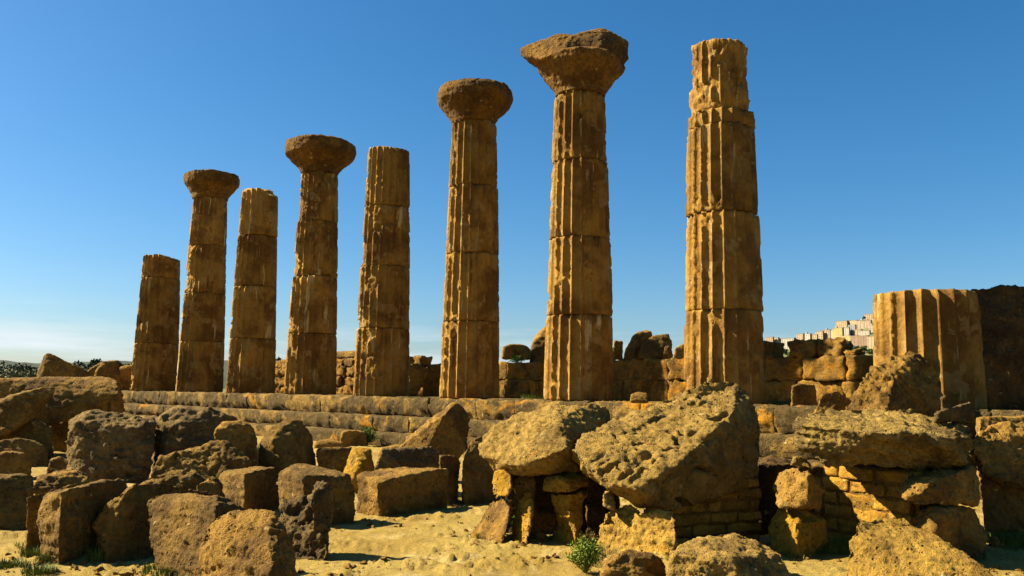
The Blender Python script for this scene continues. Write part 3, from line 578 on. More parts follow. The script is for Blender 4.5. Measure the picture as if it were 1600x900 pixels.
# propped boulder and its props
R('pale rounded boulder propped up on several small yellow stones', prism(10.3, .8, [(747, 697, .75), (763, 667, .9), (800, 646, 1.0), (868, 631, 1.1), (925, 626, 1.2), (955, 640, 1.3), (959, 665, 1.2), (935, 700, .8), (905, 736, .35), (830, 746, .25), (772, 736, .6), (754, 714, .65), (872, 655, .45), (884, 700, .0), (800, 728, .25), (850, 715, .02)], .85), 'pale', name='boulder', cat='boulder', a=(0.06, 0.04, 0.05), fq=0.8, foot=.55, chips=2)
R('upright yellow prop stone under the left end of the propped boulder', prism(10.55, .35, [(768, 745, .25), (772, 734, .28), (790, 733, .2), (801, 742, .1), (803, 768, .05), (792, 779), (770, 774, .2)]), 'gold', a=soft, name='prop_stone', cat='stone', foot=.3)
R('leaning pale prop stone at the bottom left of the propped boulder', prism(10.35, .35, [(724, 840, .65), (736, 815, .7), (768, 780, .75), (790, 774, .55), (801, 790, .3), (786, 832, .05), (766, 845, .1)]), 'ochre', a=soft, name='prop_stone', cat='stone')
R('narrow tilted yellow prop stone in the middle under the boulder', prism(10.35, .3, [(794, 820, .5), (805, 790, .55), (820, 766, .5), (831, 768, .35), (833, 800, .15), (822, 845, 0), (797, 843, .4)]), 'gold', a=soft, name='prop_stone', cat='stone')
R('dark pillar stone in shadow behind the tilted prop stones', prism(10.85, .3, [(802, 742), (836, 740), (834, 848), (806, 848)]), 'brown', a=soft, name='prop_stone', cat='stone')
R('flat yellow cap stone on the waisted orange pillar', prism(10.3, .5, [(846, 767, .35), (848, 749, .38), (864, 740, .4), (900, 737, .4), (920, 741, .4), (923, 760, .3), (890, 772, .0), (862, 773, .15), (880, 750, .05)]), 'gold', a=soft, name='prop_stone', cat='stone', foot=.45)
R('waisted orange stone pillar under the propped boulder', [prism(10.4, .4, [(856, 771, .3), (890, 771, 0), (919, 769, .2), (910, 812, .2), (890, 812), (872, 812, .25)]), prism(10.4, .4, [(872, 800, .35), (895, 800, .1), (908, 800, .15), (921, 850, .2), (900, 852, -.05), (855, 848, .45)])], 'gold', a=med, name='prop_stone', cat='stone')
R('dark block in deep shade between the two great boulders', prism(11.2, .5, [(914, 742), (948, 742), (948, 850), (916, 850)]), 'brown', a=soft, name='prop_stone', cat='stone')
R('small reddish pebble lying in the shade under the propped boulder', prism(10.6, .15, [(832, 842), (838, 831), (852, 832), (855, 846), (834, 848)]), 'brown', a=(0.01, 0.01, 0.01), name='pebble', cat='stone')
R('broad dark stone filling the shade behind the prop stones', prism(11.35, .6, [(778, 735), (835, 725), (965, 725), (975, 845), (778, 845)]), 'shade_dark', a=med)  # shade of the gap is put into this stone's dark colour
# the great tilted boulder
R('huge tilted boulder with deep pits, the biggest one, below the tallest column', raw([(893, 703, 10.3), (893, 705, 10.7), (899, 686, 10.9), (902, 722, 10.7), (903, 689, 10.4), (955, 672, 10.9), (1000, 645, 11.3), (1060, 611, 11.6), (1110, 594, 11.7), (1150, 596, 11.7), (1172, 618, 11.6), (1188, 650, 11.5), (1190, 700, 11.3), (1182, 748, 11.0), (903, 718, 10.1), (930, 757, 9.9), (985, 786, 9.85), (1000, 798, 9.95), (1060, 800, 10.0), (1180, 760, 11.0), (995, 765, 9.65), (1060, 725, 9.8), (1115, 672, 10.6), (1150, 638, 11.0), (1184, 665, 11.3), (1080, 790, 10.9), (930, 735, 11.0)]), 'pale', name='boulder', cat='boulder', a=(0.07, 0.04, 0.17), fq=0.72, foot=.40, strata=(0.03, (0.5, 0.2, 0.85), 5), chips=0, hollows=[(at(x, y, Y), (0.85, 0.45, 0.45), a_ * 1.6, b_ * 0.85, d_) for x, y, Y, a_, b_, d_ in [(952, 721, 9.9, .17, .06, .13), (1004, 711, 10.0, .14, .08, .13), (1055, 697, 10.2, .16, .09, .12), (1019, 657, 10.8, .09, .06, .09), (977, 736, 9.8, .11, .05, .10), (1014, 728, 9.9, .14, .05, .10), (1000, 741, 9.8, .10, .05, .09), (1085, 668, 10.5, .13, .06, .10), (1128, 650, 10.9, .18, .07, .12), (1050, 745, 9.8, .10, .05, .08), (935, 706, 10.1, .08, .05, .07), (1095, 628, 11.2, .10, .05, .07)]])
R('pitted yellow block under the lower end of the huge tilted boulder', [prism(9.3, .4, [(931, 842, .7), (934, 802, .85), (955, 788, .85), (985, 783, .75), (1002, 798, .6), (1000, 870, .25), (940, 866, .6)]), prism(9.3, .4, [(985, 805, .6), (1020, 798, .5), (1046, 794, .35), (1058, 812, .25), (1053, 866, 0), (1000, 870, .25)])], 'honey', a=(0.05, 0.045, 0.05))
R('small pale stone wedged above the pitted yellow block', prism(9.9, .25, [(940, 792), (943, 768, .05), (955, 766, .1), (962, 785, .1), (958, 798)]), 'pale', a=soft, name='prop_stone', cat='stone', foot=.3)
# slab on the right
R('long flat layered slab laid across stone supports on the right', raw([(1237, 657, 10.3), (1238, 685, 10.2), (1246, 700, 10.1), (1285, 727, 9.8), (1262, 645, 11.0), (1264, 688, 11.0), (1330, 639, 11.6), (1420, 640, 11.9), (1500, 656, 11.6), (1521, 672, 11.3), (1250, 662, 9.9), (1370, 674, 9.6), (1480, 682, 9.75), (1521, 688, 10.3), (1400, 737, 9.95), (1508, 737, 10.2), (1523, 702, 10.6), (1330, 712, 11.2), (1500, 735, 11.6)]), 'strata', name='slab', cat='stone slab', a=(0.05, 0.04, 0.05), foot=.90, strata=(0.05, (0.2, 0.1, 1), 9), chips=1)
R('rounded pale block under the left end of the layered slab', prism(9.8, .6, [(1200, 763, .6), (1205, 737, .7), (1226, 727, .7), (1265, 728, .4), (1286, 742, .35), (1293, 772, .35), (1286, 798, .3), (1216, 793, .25), (1262, 742, .05), (1264, 790, 0)]), 'ochre', a=med, foot=.43)
R('bright orange block at the bottom left of the layered slab', prism(9.7, .6, [(1202, 848, .6), (1205, 810, .65), (1216, 797, .65), (1250, 797, .5), (1290, 815, .5), (1291, 862, .5), (1244, 867, 0), (1205, 864, .3), (1247, 815, .08)]), 'gold', a=med)
R('block with a bright broken end under the right of the layered slab', prism(9.45, .8, [(1406, 768, .25), (1412, 750, .35), (1450, 741, .3), (1520, 729, .6), (1531, 750, .6), (1527, 788, .5), (1432, 790), (1412, 783, .1), (1450, 755, 0)]), 'ochre', a=med, foot=.5)
R('lower rounded block with a dark cleft at the right of the brick pier', [prism(9.5, .8, [(1426, 812, .25), (1440, 791, .3), (1480, 787, .3), (1531, 791, .6), (1546, 832, .6), (1542, 868, .5), (1446, 868), (1470, 800, .0)])], 'ochre', a=med)
R('small pale stone balanced on the rounded block left of the slab', prism(10.1, .3, [(1233, 728), (1236, 714, .05), (1252, 710, .1), (1268, 724, .1), (1268, 732)]), 'pale', a=soft, name='prop_stone', cat='stone', foot=.9)
R('rough brown boulder at the right edge beyond the layered slab', prism(10.9, 1.0, [(1511, 702, .3), (1520, 681, .5), (1545, 669, .6), (1590, 655, .8), (1670, 655, .8), (1670, 775, .4), (1580, 765, .1), (1530, 745, .2)]), 'ochre', name='boulder', cat='boulder', a=hard, foot=.5)
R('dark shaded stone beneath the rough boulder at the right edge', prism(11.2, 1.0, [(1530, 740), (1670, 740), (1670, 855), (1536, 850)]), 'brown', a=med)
R('dark hollow rock in the gap between the great boulder and the slab', prism(11.5, 1.4, [(1176, 726), (1200, 717, .2), (1246, 722, .2), (1262, 860, .1), (1180, 850)]), 'shade_dark', a=hard, name='boulder', cat='boulder')
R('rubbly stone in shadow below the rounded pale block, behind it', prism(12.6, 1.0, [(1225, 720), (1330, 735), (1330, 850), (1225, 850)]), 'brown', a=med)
# bottom edge
R('small brown rock at the bottom edge below the pitted yellow block', prism(8.1, .5, [(923, 910, .1), (940, 879, .2), (966, 868, .3), (1015, 868, .4), (1040, 880, .5), (1047, 912, .4), (980, 918)]), 'ochre', name='boulder', cat='boulder', a=med)
R('pale domed boulder at the bottom edge, right of centre', prism(7.8, .5, [(1042, 905, .3), (1045, 862, .4), (1070, 846, .9), (1110, 836, 1.3), (1150, 832, 1.4), (1182, 846, 1.3), (1222, 864, 1.1), (1252, 897, .7), (1254, 918, .6), (1150, 936), (1046, 926, .3), (1062, 872, .45), (1150, 872, .35)]), 'pale', name='boulder', cat='boulder', a=med, chips=2)
R('big sunlit golden boulder in the bottom right corner', prism(7.2, .5, [(1311, 900, .8), (1324, 852, 1.1), (1338, 815, 1.3), (1366, 808, 1.5), (1412, 808, 1.45), (1446, 830, 1.25), (1500, 855, 1.0), (1546, 886, .7), (1592, 917, .5), (1606, 965, .2), (1450, 975, .1), (1312, 962, .6)]), 'honey', name='boulder', cat='boulder', a=(0.05, 0.022, 0.03), chips=0)
R('small round stone by the grass at the right edge', prism(10.35, .15, [(1543, 849), (1548, 840), (1558, 838), (1564, 848), (1560, 855), (1546, 855)]), 'ochre', name='pebble', cat='stone', a=(0.01, 0.01, 0.01))
# on and around the platform, right
R('low triangular brown rock lying before the column stump', prism(17.2, .8, [(1255, 690, .1), (1284, 612, .35), (1310, 608, .4), (1330, 621, .4), (1372, 660, .4), (1372, 690, .1)]), 'ochre', a=med, foot=.43, name='boulder', cat='boulder')
R('steep ridged boulder leaning against the column stump', prism(16.5, .8, [(1318, 640, .3), (1345, 590, .5), (1375, 561, .75), (1410, 547, .9), (1436, 543, .9), (1466, 560, .9), (1476, 600, .8), (1480, 690, .5), (1400, 700, .1), (1318, 700, .1), (1400, 580, .35), (1385, 640, .05)]), 'ochre', name='boulder', cat='boulder', a=(0.05, 0.04, 0.04), foot=.3, strata=(0.05, (0.75, 0, 0.65), 4))
R('huge dark shadowed rock mass behind the column stump, right edge', prism(20.6, 3, [(1500, 470, .3), (1518, 449, .4), (1560, 443, .5), (1610, 444, .5), (1720, 452, .5), (1720, 660, .5), (1528, 660), (1512, 560)]), 'shade_dark', name='boulder', cat='boulder', a=(0.14, 0.05, 0.04), foot=1.5, chips=9)  # the mass gets its deep shade from the darkened stone colour
R('small two-pronged stone standing on the back of the layered slab', [prism(11.1, .3, [(1458, 662), (1459, 645), (1475, 640), (1518, 627, .2), (1523, 662, .2)]), prism(11.15, .15, [(1467, 660), (1470, 619), (1477, 614), (1486, 634), (1488, 660)])], 'grey', name='boulder', cat='boulder', a=med, foot=1.35)
R('flat shadowed ledge stone behind the slab at the right edge', prism(13.3, 1.6, [(1521, 652, .3), (1560, 650, .6), (1690, 646, .9), (1690, 760), (1523, 760)]), 'ochre', a=soft)
R('upright dark post-like block on the platform right of tallest column', prism(20.2, .9, [(1236, 642), (1237, 603), (1246, 598), (1276, 600, .2), (1278, 642)]), 'brown', a=soft, foot=1.5)
R('small brown stone on the platform between the two tallest columns', prism(21.6, .5, [(983, 630), (985, 616, .1), (995, 611, .2), (1012, 613, .2), (1014, 630)]), 'ochre', a=soft, foot=1.5)
# on the wall and behind it
def yw(px, off=WO): return float(on_plane(px, 580, off)[1])
def RB(label, Yo, T, pts, foot, mat='ochre', a=med, px=None, **kw):
    Y0 = yw(px) + Yo; R(label, prism(Y0, T, [(p[0], p[1], p[2] if len(p) > 2 else 0) for p in pts]), mat, a=a, foot=foot, name='boulder', cat='boulder', **kw)
RB('squarish boulder sitting on the wall left of the jagged-capital column', -.1, .8, [(782, 562), (786, 541), (797, 537), (824, 539, .2), (832, 550, .2), (830, 562)], 2.85, px=806)
RB('large sloping boulder behind the wall, half hidden by a column', 1.5, 2, [(826, 560), (832, 528, .3), (845, 508, .4), (856, 503, .5), (905, 503, .5), (905, 610), (826, 610)], 1.5, px=850)
RB('angular sunlit boulder on the wall between the two tallest columns', 0, 1.2, [(973, 563), (976, 545), (995, 517, .2), (1018, 513, .3), (1022, 530, .3), (1000, 563)], 2.8, px=1000)
RB('dark wedge of stone leaning on the angular sunlit boulder', -.3, 1.0, [(990, 563), (1000, 540, .1), (1020, 524, .3), (1046, 519, .4), (1052, 535, .4), (1050, 563)], 2.8, 'brown', px=1020)
RB('narrow block on the wall touching the jagged-capital column', 0, .7, [(955, 563), (958, 531), (974, 532), (975, 563)], 2.8, 'brown', px=965)
RB('small paired blocks on the wall beside the tallest column', 0, .7, [(1033, 563), (1037, 540), (1046, 537), (1052, 563)], 2.8, px=1043)
RB('squat pale block on the wall touching the tallest column', 0, .7, [(1051, 563), (1053, 541), (1078, 534), (1080, 563)], 2.8, 'pale', px=1062)
RB('dark tilted rock between the fifth and sixth columns', 2.0 - 4, .8, [(636, 622), (640, 570), (652, 567), (672, 575), (668, 590), (650, 618)], 1.5, 'brown', px=655)
RB('sunlit lump of rock behind the sixth column', -.6, .8, [(658, 622), (663, 580), (672, 567), (695, 563), (697, 622)], 1.5, 'ochre', px=675)
def RL(label, Y0, T, pts, mat='brown', a=med): R(label, prism(Y0, T, pts), mat, a=a, name='boulder', cat='boulder')
RL('peaked dark boulder on the skyline behind the big long slab', 32, 2.0, [(52, 640), (57, 580), (68, 553, .3), (76, 549, .3), (106, 566, .4), (142, 581, .5), (146, 690, .2), (52, 690)])
RL('small pointed rock next to the peaked boulder on the skyline', 33, 1.0, [(142, 640), (146, 580), (158, 564, .3), (167, 567, .3), (173, 588, .3), (173, 690)], 'ochre')
R('wide brown rock heap just left of the shortest column', prism(45, 1.6, [(168, 625), (171, 585), (190, 570, .4), (214, 568, .6), (222, 625, .4)]), 'ochre', name='boulder', cat='boulder', a=med, foot=1.48)
RL('low dark rock behind the small pointed rock on the skyline', 37, 2.0, [(120, 640), (135, 580), (158, 565, .4), (185, 563, .6), (200, 690, .4), (120, 690)], 'brown')
flush_rocks()

# ------------------------------------------------------------------ two masonry piers of small squared blocks
def pier(label, p0, p1, depth, z1, course, bl, seed):
    """p0 -> p1 is the foot of the visible face"""
    r_ = random.Random(seed); p0, p1 = np.array(p0[:2]), np.array(p1[:2]); d = p1 - p0; L = np.linalg.norm(d); d /= L; n = np.array([d[1], -d[0]])
    c = (p0 + p1) / 2 - n * depth / 2; e = empty('masonry_pier', (c[0], c[1], -0.02), label, 'pier', 'masonry piers holding up the great stones'); yaw = math.atan2(d[1], d[0])
    core = ashlar(L - 0.05, depth - 0.05, z1, seed, 0.01, 0.0, 0.2); o = link('mortar_core', core, M['mortar'], e); o.rotation_euler = (0, 0, yaw)
    k = 0; z = 0.0
    while z < z1 - 0.03:
        h = min(course, z1 - z); x = -L / 2; first = True
        while x < L / 2 - 0.02:
            l = bl * r_.uniform(0.85, 1.15) * (0.5 if (first and k % 2) else 1); first = False
            l = min(l, L / 2 - x)
            if L / 2 - x - l < 0.1: l = L / 2 - x
            me = ashlar(l - 0.014, 0.12, h - 0.012, r_.randint(1, 9999), 0.018, 0.03, 0.03)
            q = d * (x + l / 2) + n * (depth / 2 - 0.06 + r_.uniform(-0.004, 0.008))
            b_ = link('brick', me, M['brick'], e, (q[0], q[1], z)); b_.rotation_euler = (0, 0, yaw); x += l
        for sd in (-1, 1):
            y = -depth / 2
            while y < depth / 2 - 0.13:
                l = min(bl * r_.uniform(0.85, 1.15), depth / 2 - 0.12 - y)
                if l < 0.05: break
                me = ashlar(0.12, l - 0.014, h - 0.012, r_.randint(1, 9999), 0.012, 0.012, 0.05)
                q = d * (sd * (L / 2 - 0.06 + 0.006)) + n * (y + l / 2)
                b_ = link('brick', me, M['brick'], e, (q[0], q[1], z)); b_.rotation_euler = (0, 0, yaw); y += l
        z += h; k += 1
pier('shaded masonry pier of thin courses under the huge tilted boulder', at(1056, 850, 10.4), at(1192, 850, 10.95), 0.7, 0.80, 0.135, 0.46, 5)
pier('orange sunlit masonry pier under the layered slab', at(1288, 862, 11.1), at(1425, 862, 10.0), 0.6, 0.98, 0.163, 0.46, 9)

# ------------------------------------------------------------------ loose small stones on the path
def pebble_mesh(seed):
    r_ = np.random.RandomState(seed); bm = bmesh.new()
    for p in r_.normal(size=(11, 3)):
        p = p / np.linalg.norm(p) * np.array([1, .8, .55]); bm.verts.new(p * r_.uniform(.8, 1.1))
    bmesh.ops.convex_hull(bm, input=bm.verts[:]); me = bpy.data.meshes.new('p'); bm.to_mesh(me); bm.free()
    v = np.array([q.co for q in me.vertices]); f = np.array([list(q.vertices) for q in me.polygons]); bpy.data.meshes.remove(me); return v, f
def gravel():
    kinds = [pebble_mesh(k) for k in range(6)]; r_ = np.random.RandomState(3); V, Fs, o = [], [], 0
    P = np.array([on_z(r_.uniform(-20, 1620), 640 + 290 * r_.uniform(0, 1) ** 0.8) for k in range(6500)])
    ft = np.array(FEET); ft = np.repeat(ft, 9, axis=0); ft[:, :2] += r_.normal(size=(len(ft), 2)) * 0.16; P = np.vstack([P, ft])
    P = P[(P[:, 1] > 5) & (P[:, 1] < 27)]; P = P[pn(np.stack([P[:, 0] * .7, P[:, 1] * .7, 3.3 + 0 * P[:, 0]], 1)) > -0.1]; gh = ground_h(P[:, 0], P[:, 1])
    for k, p in enumerate(P):
        s_ = 0.008 + 0.055 * r_.uniform() ** 6; v, f = kinds[r_.randint(6)]; a = r_.uniform(0, 6.28); ca, sa = math.cos(a), math.sin(a)
        w = v * s_; w = np.stack([w[:, 0] * ca - w[:, 1] * sa, w[:, 0] * sa + w[:, 1] * ca, w[:, 2]], 1)
        w += np.array([p[0], p[1], gh[k] + s_ * .2]); V.append(w); Fs.append(f + o); o += len(w)
    tag(link('gravel', mesh_np('gravel', np.vstack(V), np.vstack(Fs), False), M['ochre']), 'loose small stones scattered over the sandy path', 'gravel', kind='stuff')
gravel()

# ------------------------------------------------------------------ low plants
def gz(p): return float(ground_h(np.array([p[0]]), np.array([p[1]]))[0])
def blades(rs_, n, rad, h, width, lean, curl=0.5, segs=3):
    V, Fs, o = [], [], 0
    for k in range(n):
        a, rr = rs_.uniform(0, 6.28), rad * math.sqrt(rs_.uniform()); b = np.array([rr * math.cos(a), rr * math.sin(a), 0])
        d = np.array([math.cos(a + rs_.normal() * .7), math.sin(a + rs_.normal() * .7), 0]) * lean * rs_.uniform(.3, 1.2); L = h * rs_.uniform(.45, 1.05)
        sd = np.array([-d[1], d[0], 0]); sd = sd / (np.linalg.norm(sd) + 1e-6) * width * rs_.uniform(.6, 1.3); pts = []
        for q in range(segs + 1):
            t = q / segs; c = b + np.array([0, 0, 1]) * L * (t - curl * lean * .3 * t * t) + d * L * t * (0.4 + 0.6 * t); w = sd * (1 - t) ** 0.7
            pts += [c - w, c + w]
        V += pts; Fs += [[o + 2 * q, o + 2 * q + 1, o + 2 * q + 3, o + 2 * q + 2] for q in range(segs)]; o += len(pts)
    return np.array(V), np.array(Fs)
def sprays(rs_, n, rad, h, leaf, per=26):
    """bushy herb: stems carrying many small leaflets"""
    V, Fs, o = [], [], 0
    for k in range(n):
        a = rs_.uniform(0, 6.28); e_ = rs_.uniform(.15, 1.0); L = rs_.uniform(.6, 1.05); top = np.array([math.cos(a) * rad * e_, math.sin(a) * rad * e_, h * (1.05 - .55 * e_ * e_)]) * L
        for q in range(per):
            t = rs_.uniform(.2, 1) ** .7; c = top * t + np.array([0, 0, .1 * h * math.sin(t * 3.1)]) + rs_.normal(size=3) * leaf * 1.1; c[2] = max(c[2], 0.005)
            u_ = rs_.normal(size=3); u_ /= np.linalg.norm(u_); w = np.cross(u_, rs_.normal(size=3)); w /= np.linalg.norm(w) + 1e-6; l = leaf * rs_.uniform(.6, 1.3)
            V += [c - u_ * l, c + w * l * .32, c + u_ * l, c - w * l * .32]; Fs.append([o, o + 1, o + 2, o + 3]); o += 4
        s_ = np.cross(top, [0.3, 1, 0.2]); s_ = s_ / np.linalg.norm(s_) * leaf * .12
        V += [-s_, s_, top + s_ * .3, top - s_ * .3]; Fs.append([o, o + 1, o + 2, o + 3]); o += 4
    return np.array(V), np.array(Fs)
pc = [0]
def plant(name, label, cat, p, vf, mat, group=None):
    z = p[2]; v, f = vf; pc[0] += 1
    tag(link(name, mesh_np(name, v, f, False), M[mat], None, (p[0], p[1], z)), label, cat, group)
def on_ground(px, py): p = on_z(px, py); p[2] = gz(p) - 0.005; return p
RS = np.random.RandomState(21)
plant('herb_bush', 'feathery green bush between the leaning prop stones', 'bush', on_ground(783, 838), sprays(RS, 55, .20, .34, .022), 'herb')
plant('fennel_plant', 'bright yellow-green feathery plant at the foot of the pitted yellow block', 'plant', on_ground(915, 893), sprays(RS, 110, .24, .36, .019), 'fennel')
plant('grass_tuft', 'pale dry grass tuft just right of the bright feathery plant', 'grass', on_ground(948, 884), blades(RS, 120, .16, .26, .004, .7), 'dry', 'grass tufts among the stones')
plant('shrub', 'small dark green shrub on the lowest step beside a pale block', 'bush', np.array([*at(572, 700, 27.6)[:2], 0.0]), sprays(RS, 60, .42, .62, .045), 'herb')
GT = 'grass tufts among the stones'
for px, py, r_, h_, lab in [
  (575, 797, .13, .22, 'small green tuft at the corner of the long squared block'), (48, 868, .10, .12, 'little tuft at the foot of the thin upright slab edge'),
  (75, 878, .12, .16, 'tuft in front of the tall dark-faced block'), (153, 876, .10, .18, 'green tuft between the first two blocks of the front row'),
  (15, 885, .18, .09, 'patch of low green weeds in the bottom left corner'), (62, 896, .16, .09, 'weeds at the bottom edge below the tall dark-faced block'),
  (255, 893, .2, .12, 'low weeds at the foot of the broad brown block'), (1300, 862, .30, .17, 'bright green grass at the foot of the orange masonry pier'),
  (1262, 862, .2, .10, 'short grass in front of the bright orange block'), (1575, 849, .35, .14, 'sunlit green grass strip at the right edge'),
  (763, 770, .06, .22, 'weed sprouting left of the upright yellow prop stone'), (1060, 872, .12, .16, 'weeds between the domed boulder and the pitted block'),
  (402, 706, .12, .3, 'green sprig behind the small rounded perched block')]:
    n_ = int(60 + 900 * r_ * r_ * 10)
    plant('grass_tuft', lab, 'grass', on_ground(px, py), blades(RS, n_, r_, h_, .006, .55), 'grass', GT)
for px, py, off, r_, h_, lab in [(833, 0, -4.6, .5, .25, 'green growth at the foot of the wall left of the jagged-capital column'), (975, 0, -1.0, .25, .16, 'little grass beside the small brown stone on the platform'),
  (1222, 0, -1.2, .5, .2, 'green grass on the platform beside the dark post-like block'), (655, 0, -.9, .4, .12, 'thin grass on the platform between fifth and sixth columns')]:
    p = on_plane(px, 600, off); plant('grass_tuft', lab, 'grass', np.array([p[0], p[1], 1.52]), blades(RS, 260, r_, h_, .008, .6), 'grass', GT)
p = on_plane(808, 560, WO); plant('herb_bush', 'small green herb growing on top of the wall by the squarish boulder', 'bush', np.array([p[0], p[1], 2.9]), sprays(RS, 30, .4, .3, .04), 'herb')

def weeds():
    r_ = np.random.RandomState(8); V, Fs, o = [], [], 0; V2, F2, o2 = [], [], 0
    for k, q in enumerate(FEET):
        if r_.uniform() < 0.2: continue
        v, f = blades(r_, r_.randint(10, 40), r_.uniform(.03, .12), r_.uniform(.04, .13), .004, .8); v = v + np.array([q[0] + r_.normal() * .04, q[1] - abs(r_.normal()) * .06, gz(q) - .005])
        if k % 3: V.append(v); Fs.append(f + o); o += len(v)
        else: V2.append(v); F2.append(f + o2); o2 += len(v)
    tag(link('weeds', mesh_np('weeds', np.vstack(V), np.vstack(Fs), False), M['dry']), 'dry weeds growing along the feet of the stones', 'weeds', kind='stuff')
    tag(link('weeds', mesh_np('weeds', np.vstack(V2), np.vstack(F2), False), M['grass']), 'short green weeds growing along the feet of the stones', 'weeds', kind='stuff')
weeds()

# ------------------------------------------------------------------ trees
def crown(rs_, blobs, n, leaf):
    V = np.zeros((n * 4, 3)); tot = np.array([b[3] ** 2 for b in blobs]); tot = tot / tot.sum()
    idx = rs_.choice(len(blobs), n, p=tot); B = np.array(blobs)[idx]
    d = rs_.normal(size=(n, 3)); d /= np.linalg.norm(d, axis=1)[:, None]; rr = B[:, 3] * (0.55 + 0.5 * rs_.uniform(size=n) ** .6)
    c = B[:, :3] + d * rr[:, None] * np.array([1, 1, .8]); u_ = rs_.normal(size=(n, 3)); u_ /= np.linalg.norm(u_, axis=1)[:, None]
    w = np.cross(u_, rs_.normal(size=(n, 3))); w /= np.linalg.norm(w, axis=1)[:, None]; l = (leaf * rs_.uniform(.6, 1.4, n))[:, None]
    V[0::4] = c - u_ * l; V[1::4] = c + w * l * .6; V[2::4] = c + u_ * l; V[3::4] = c - w * l * .6
    return V, np.arange(n * 4).reshape(-1, 4)
def tree(label, p, H, W, mat, n, leaf, seed, group, name='tree', nb=12, low=0.3):
    r_ = np.random.RandomState(seed); e = empty(name, p, label, 'tree' if name == 'tree' else 'bush', group)
    blobs = []
    for k in range(nb):
        a, q = r_.uniform(0, 6.28), math.sqrt(r_.uniform()); z = r_.uniform(low, 1.0); env = math.sqrt(max(.05, 1 - ((z - .55) / .55) ** 2))
        blobs.append((math.cos(a) * q * W * .5 * env * .75, math.sin(a) * q * W * .5 * env * .75, z * H * .86, W * r_.uniform(.12, .22)))
    v, f = crown(r_, blobs, n, leaf); link('crown', mesh_np('crown', v, f, False), M[mat], e)
    V, Fs, o = [], [], 0
    def limb(a, b, ra, rb):
        nonlocal o
        a, b = np.array(a), np.array(b)
        for c, rad in ((a, ra), (b, rb)):
            for q in range(7): V.append(c + rad * np.array([math.cos(q * .8976), math.sin(q * .8976), 0]))
        for q in range(7): Fs.append([o + q, o + (q + 1) % 7, o + 7 + (q + 1) % 7, o + 7 + q])
        o += 14
    tr = W * .035; limb((0, 0, -.5), (0, 0, H * .45), tr * 1.4, tr * .8)
    for b_ in blobs[:6]: limb((0, 0, H * .3), b_[:3], tr * .6, tr * .15)
    link('trunk', mesh_np('trunk', np.array(V), np.array(Fs)), M['bark'], e)
TG = 'trees behind the ruins'
def gp(px, Y): p = at(px, 600, Y); return np.array([p[0], p[1], gz(p) - .1])
for k, (px, ytop, Y, W, mat, lab) in enumerate([
  (152, 556, 95, 4.2, 'leaf_dark', 'dark tree on the skyline behind the pointed rock'), (172, 559, 105, 4.5, 'leaf_dark', 'lower dark tree between two others left of the shortest column'),
  (203, 551, 100, 3.4, 'leaf_dark', 'round dark tree touching the shortest column on the skyline'), (187, 558, 110, 4.0, 'leaf_dark', 'small dark tree second from the shortest column'), (122, 566, 90, 3.0, 'leaf_dark', 'low dark bushy tree right of the peaked boulder')]):
    H = 1.8 + (598 - ytop) * Y / F - gp(px, Y)[2]; tree(lab, gp(px, Y), H, W, mat, 2600, .16, 40 + k, TG)
for k, (px, ytop, Y, W, lab) in enumerate([(5, 572, 58, 3.0, 'dry olive-green bush at the left edge below the hills'), (28, 568, 60, 2.6, 'dry olive-green bush, second from the left edge'), (46, 570, 56, 2.2, 'dry olive-green bush touching the peaked boulder'), (-18, 574, 57, 3.0, 'dry bush cut by the left edge'), (16, 580, 50, 2.8, 'nearer low dry bush by the left edge'), (40, 582, 48, 2.2, 'nearer low dry bush before the peaked boulder')]):
    H = 1.8 + (598 - ytop) * Y / F - gp(px, Y)[2]; tree(lab, gp(px, Y), H, W, 'leaf_bush', 2600, .085, 60 + k, 'bushes below the hills', name='bush', nb=16, low=.1)
for k, (px, ytop, Y, W, lab) in enumerate([(-8, 569, 120, 7, 'far dark scrub tree at the left edge of the skyline'), (22, 570, 125, 7, 'far dark scrub tree, second along the left skyline'), (52, 567, 130, 7, 'far dark scrub tree just left of the peaked boulder'), (100, 566, 128, 7, 'far dark scrub tree above the slope of the peaked boulder'), (136, 561, 118, 6, 'far dark scrub tree above the small pointed rock')]):
    H = 1.8 + (598 - ytop) * Y / F - gp(px, Y)[2]; tree(lab, gp(px, Y), H, W, 'leaf_dark', 2200, .22, 90 + k, TG, nb=18, low=.15)
for k, (px, ytop, Y, lab) in enumerate([(432, 553, 160, 'small far tree seen between the third and fourth columns')]):
    H = 1.8 + (605 - ytop) * Y / F; tree(lab, gp(px, Y), H, 6.0, 'leaf_dark', 1500, .3, 80 + k, TG)

# ------------------------------------------------------------------ far hills and the hill town
def hill_sheet(name, pts, Y0, Y1, mat, rough, seed, nx=160, ny=26):
    xs = np.linspace(pts[0][0], pts[-1][0], nx); E_ = np.interp(xs, [p[0] for p in pts], [p[1] for p in pts]); V = []
    for j in range(ny):
        t = j / (ny - 1); Y = Y0 + (Y1 - Y0) * t; s_ = min(1.0, t / .75) ** 1.2 if t < .75 else 1 - (t - .75) * .6
        for i, x in enumerate(xs):
            X = (x - 800) / F * Y; V.append((X, Y, ZC + E_[i] * s_ * (Y0 + (Y1 - Y0) * .75) / F))
    V = np.array(V); nz_ = fbm(V * np.array([1, 1, 0]) * 0.006 + seed, 5, .55); V[:, 2] += rough * nz_; V[:ny and nx, 2] -= 30
    i, j = np.meshgrid(np.arange(ny - 1), np.arange(nx - 1), indexing='ij')
    f = np.stack([i * nx + j, i * nx + j + 1, (i + 1) * nx + j + 1, (i + 1) * nx + j], -1).reshape(-1, 4)
    return tag(link(name, mesh_np(name, V, f), M[mat]), kind='structure')
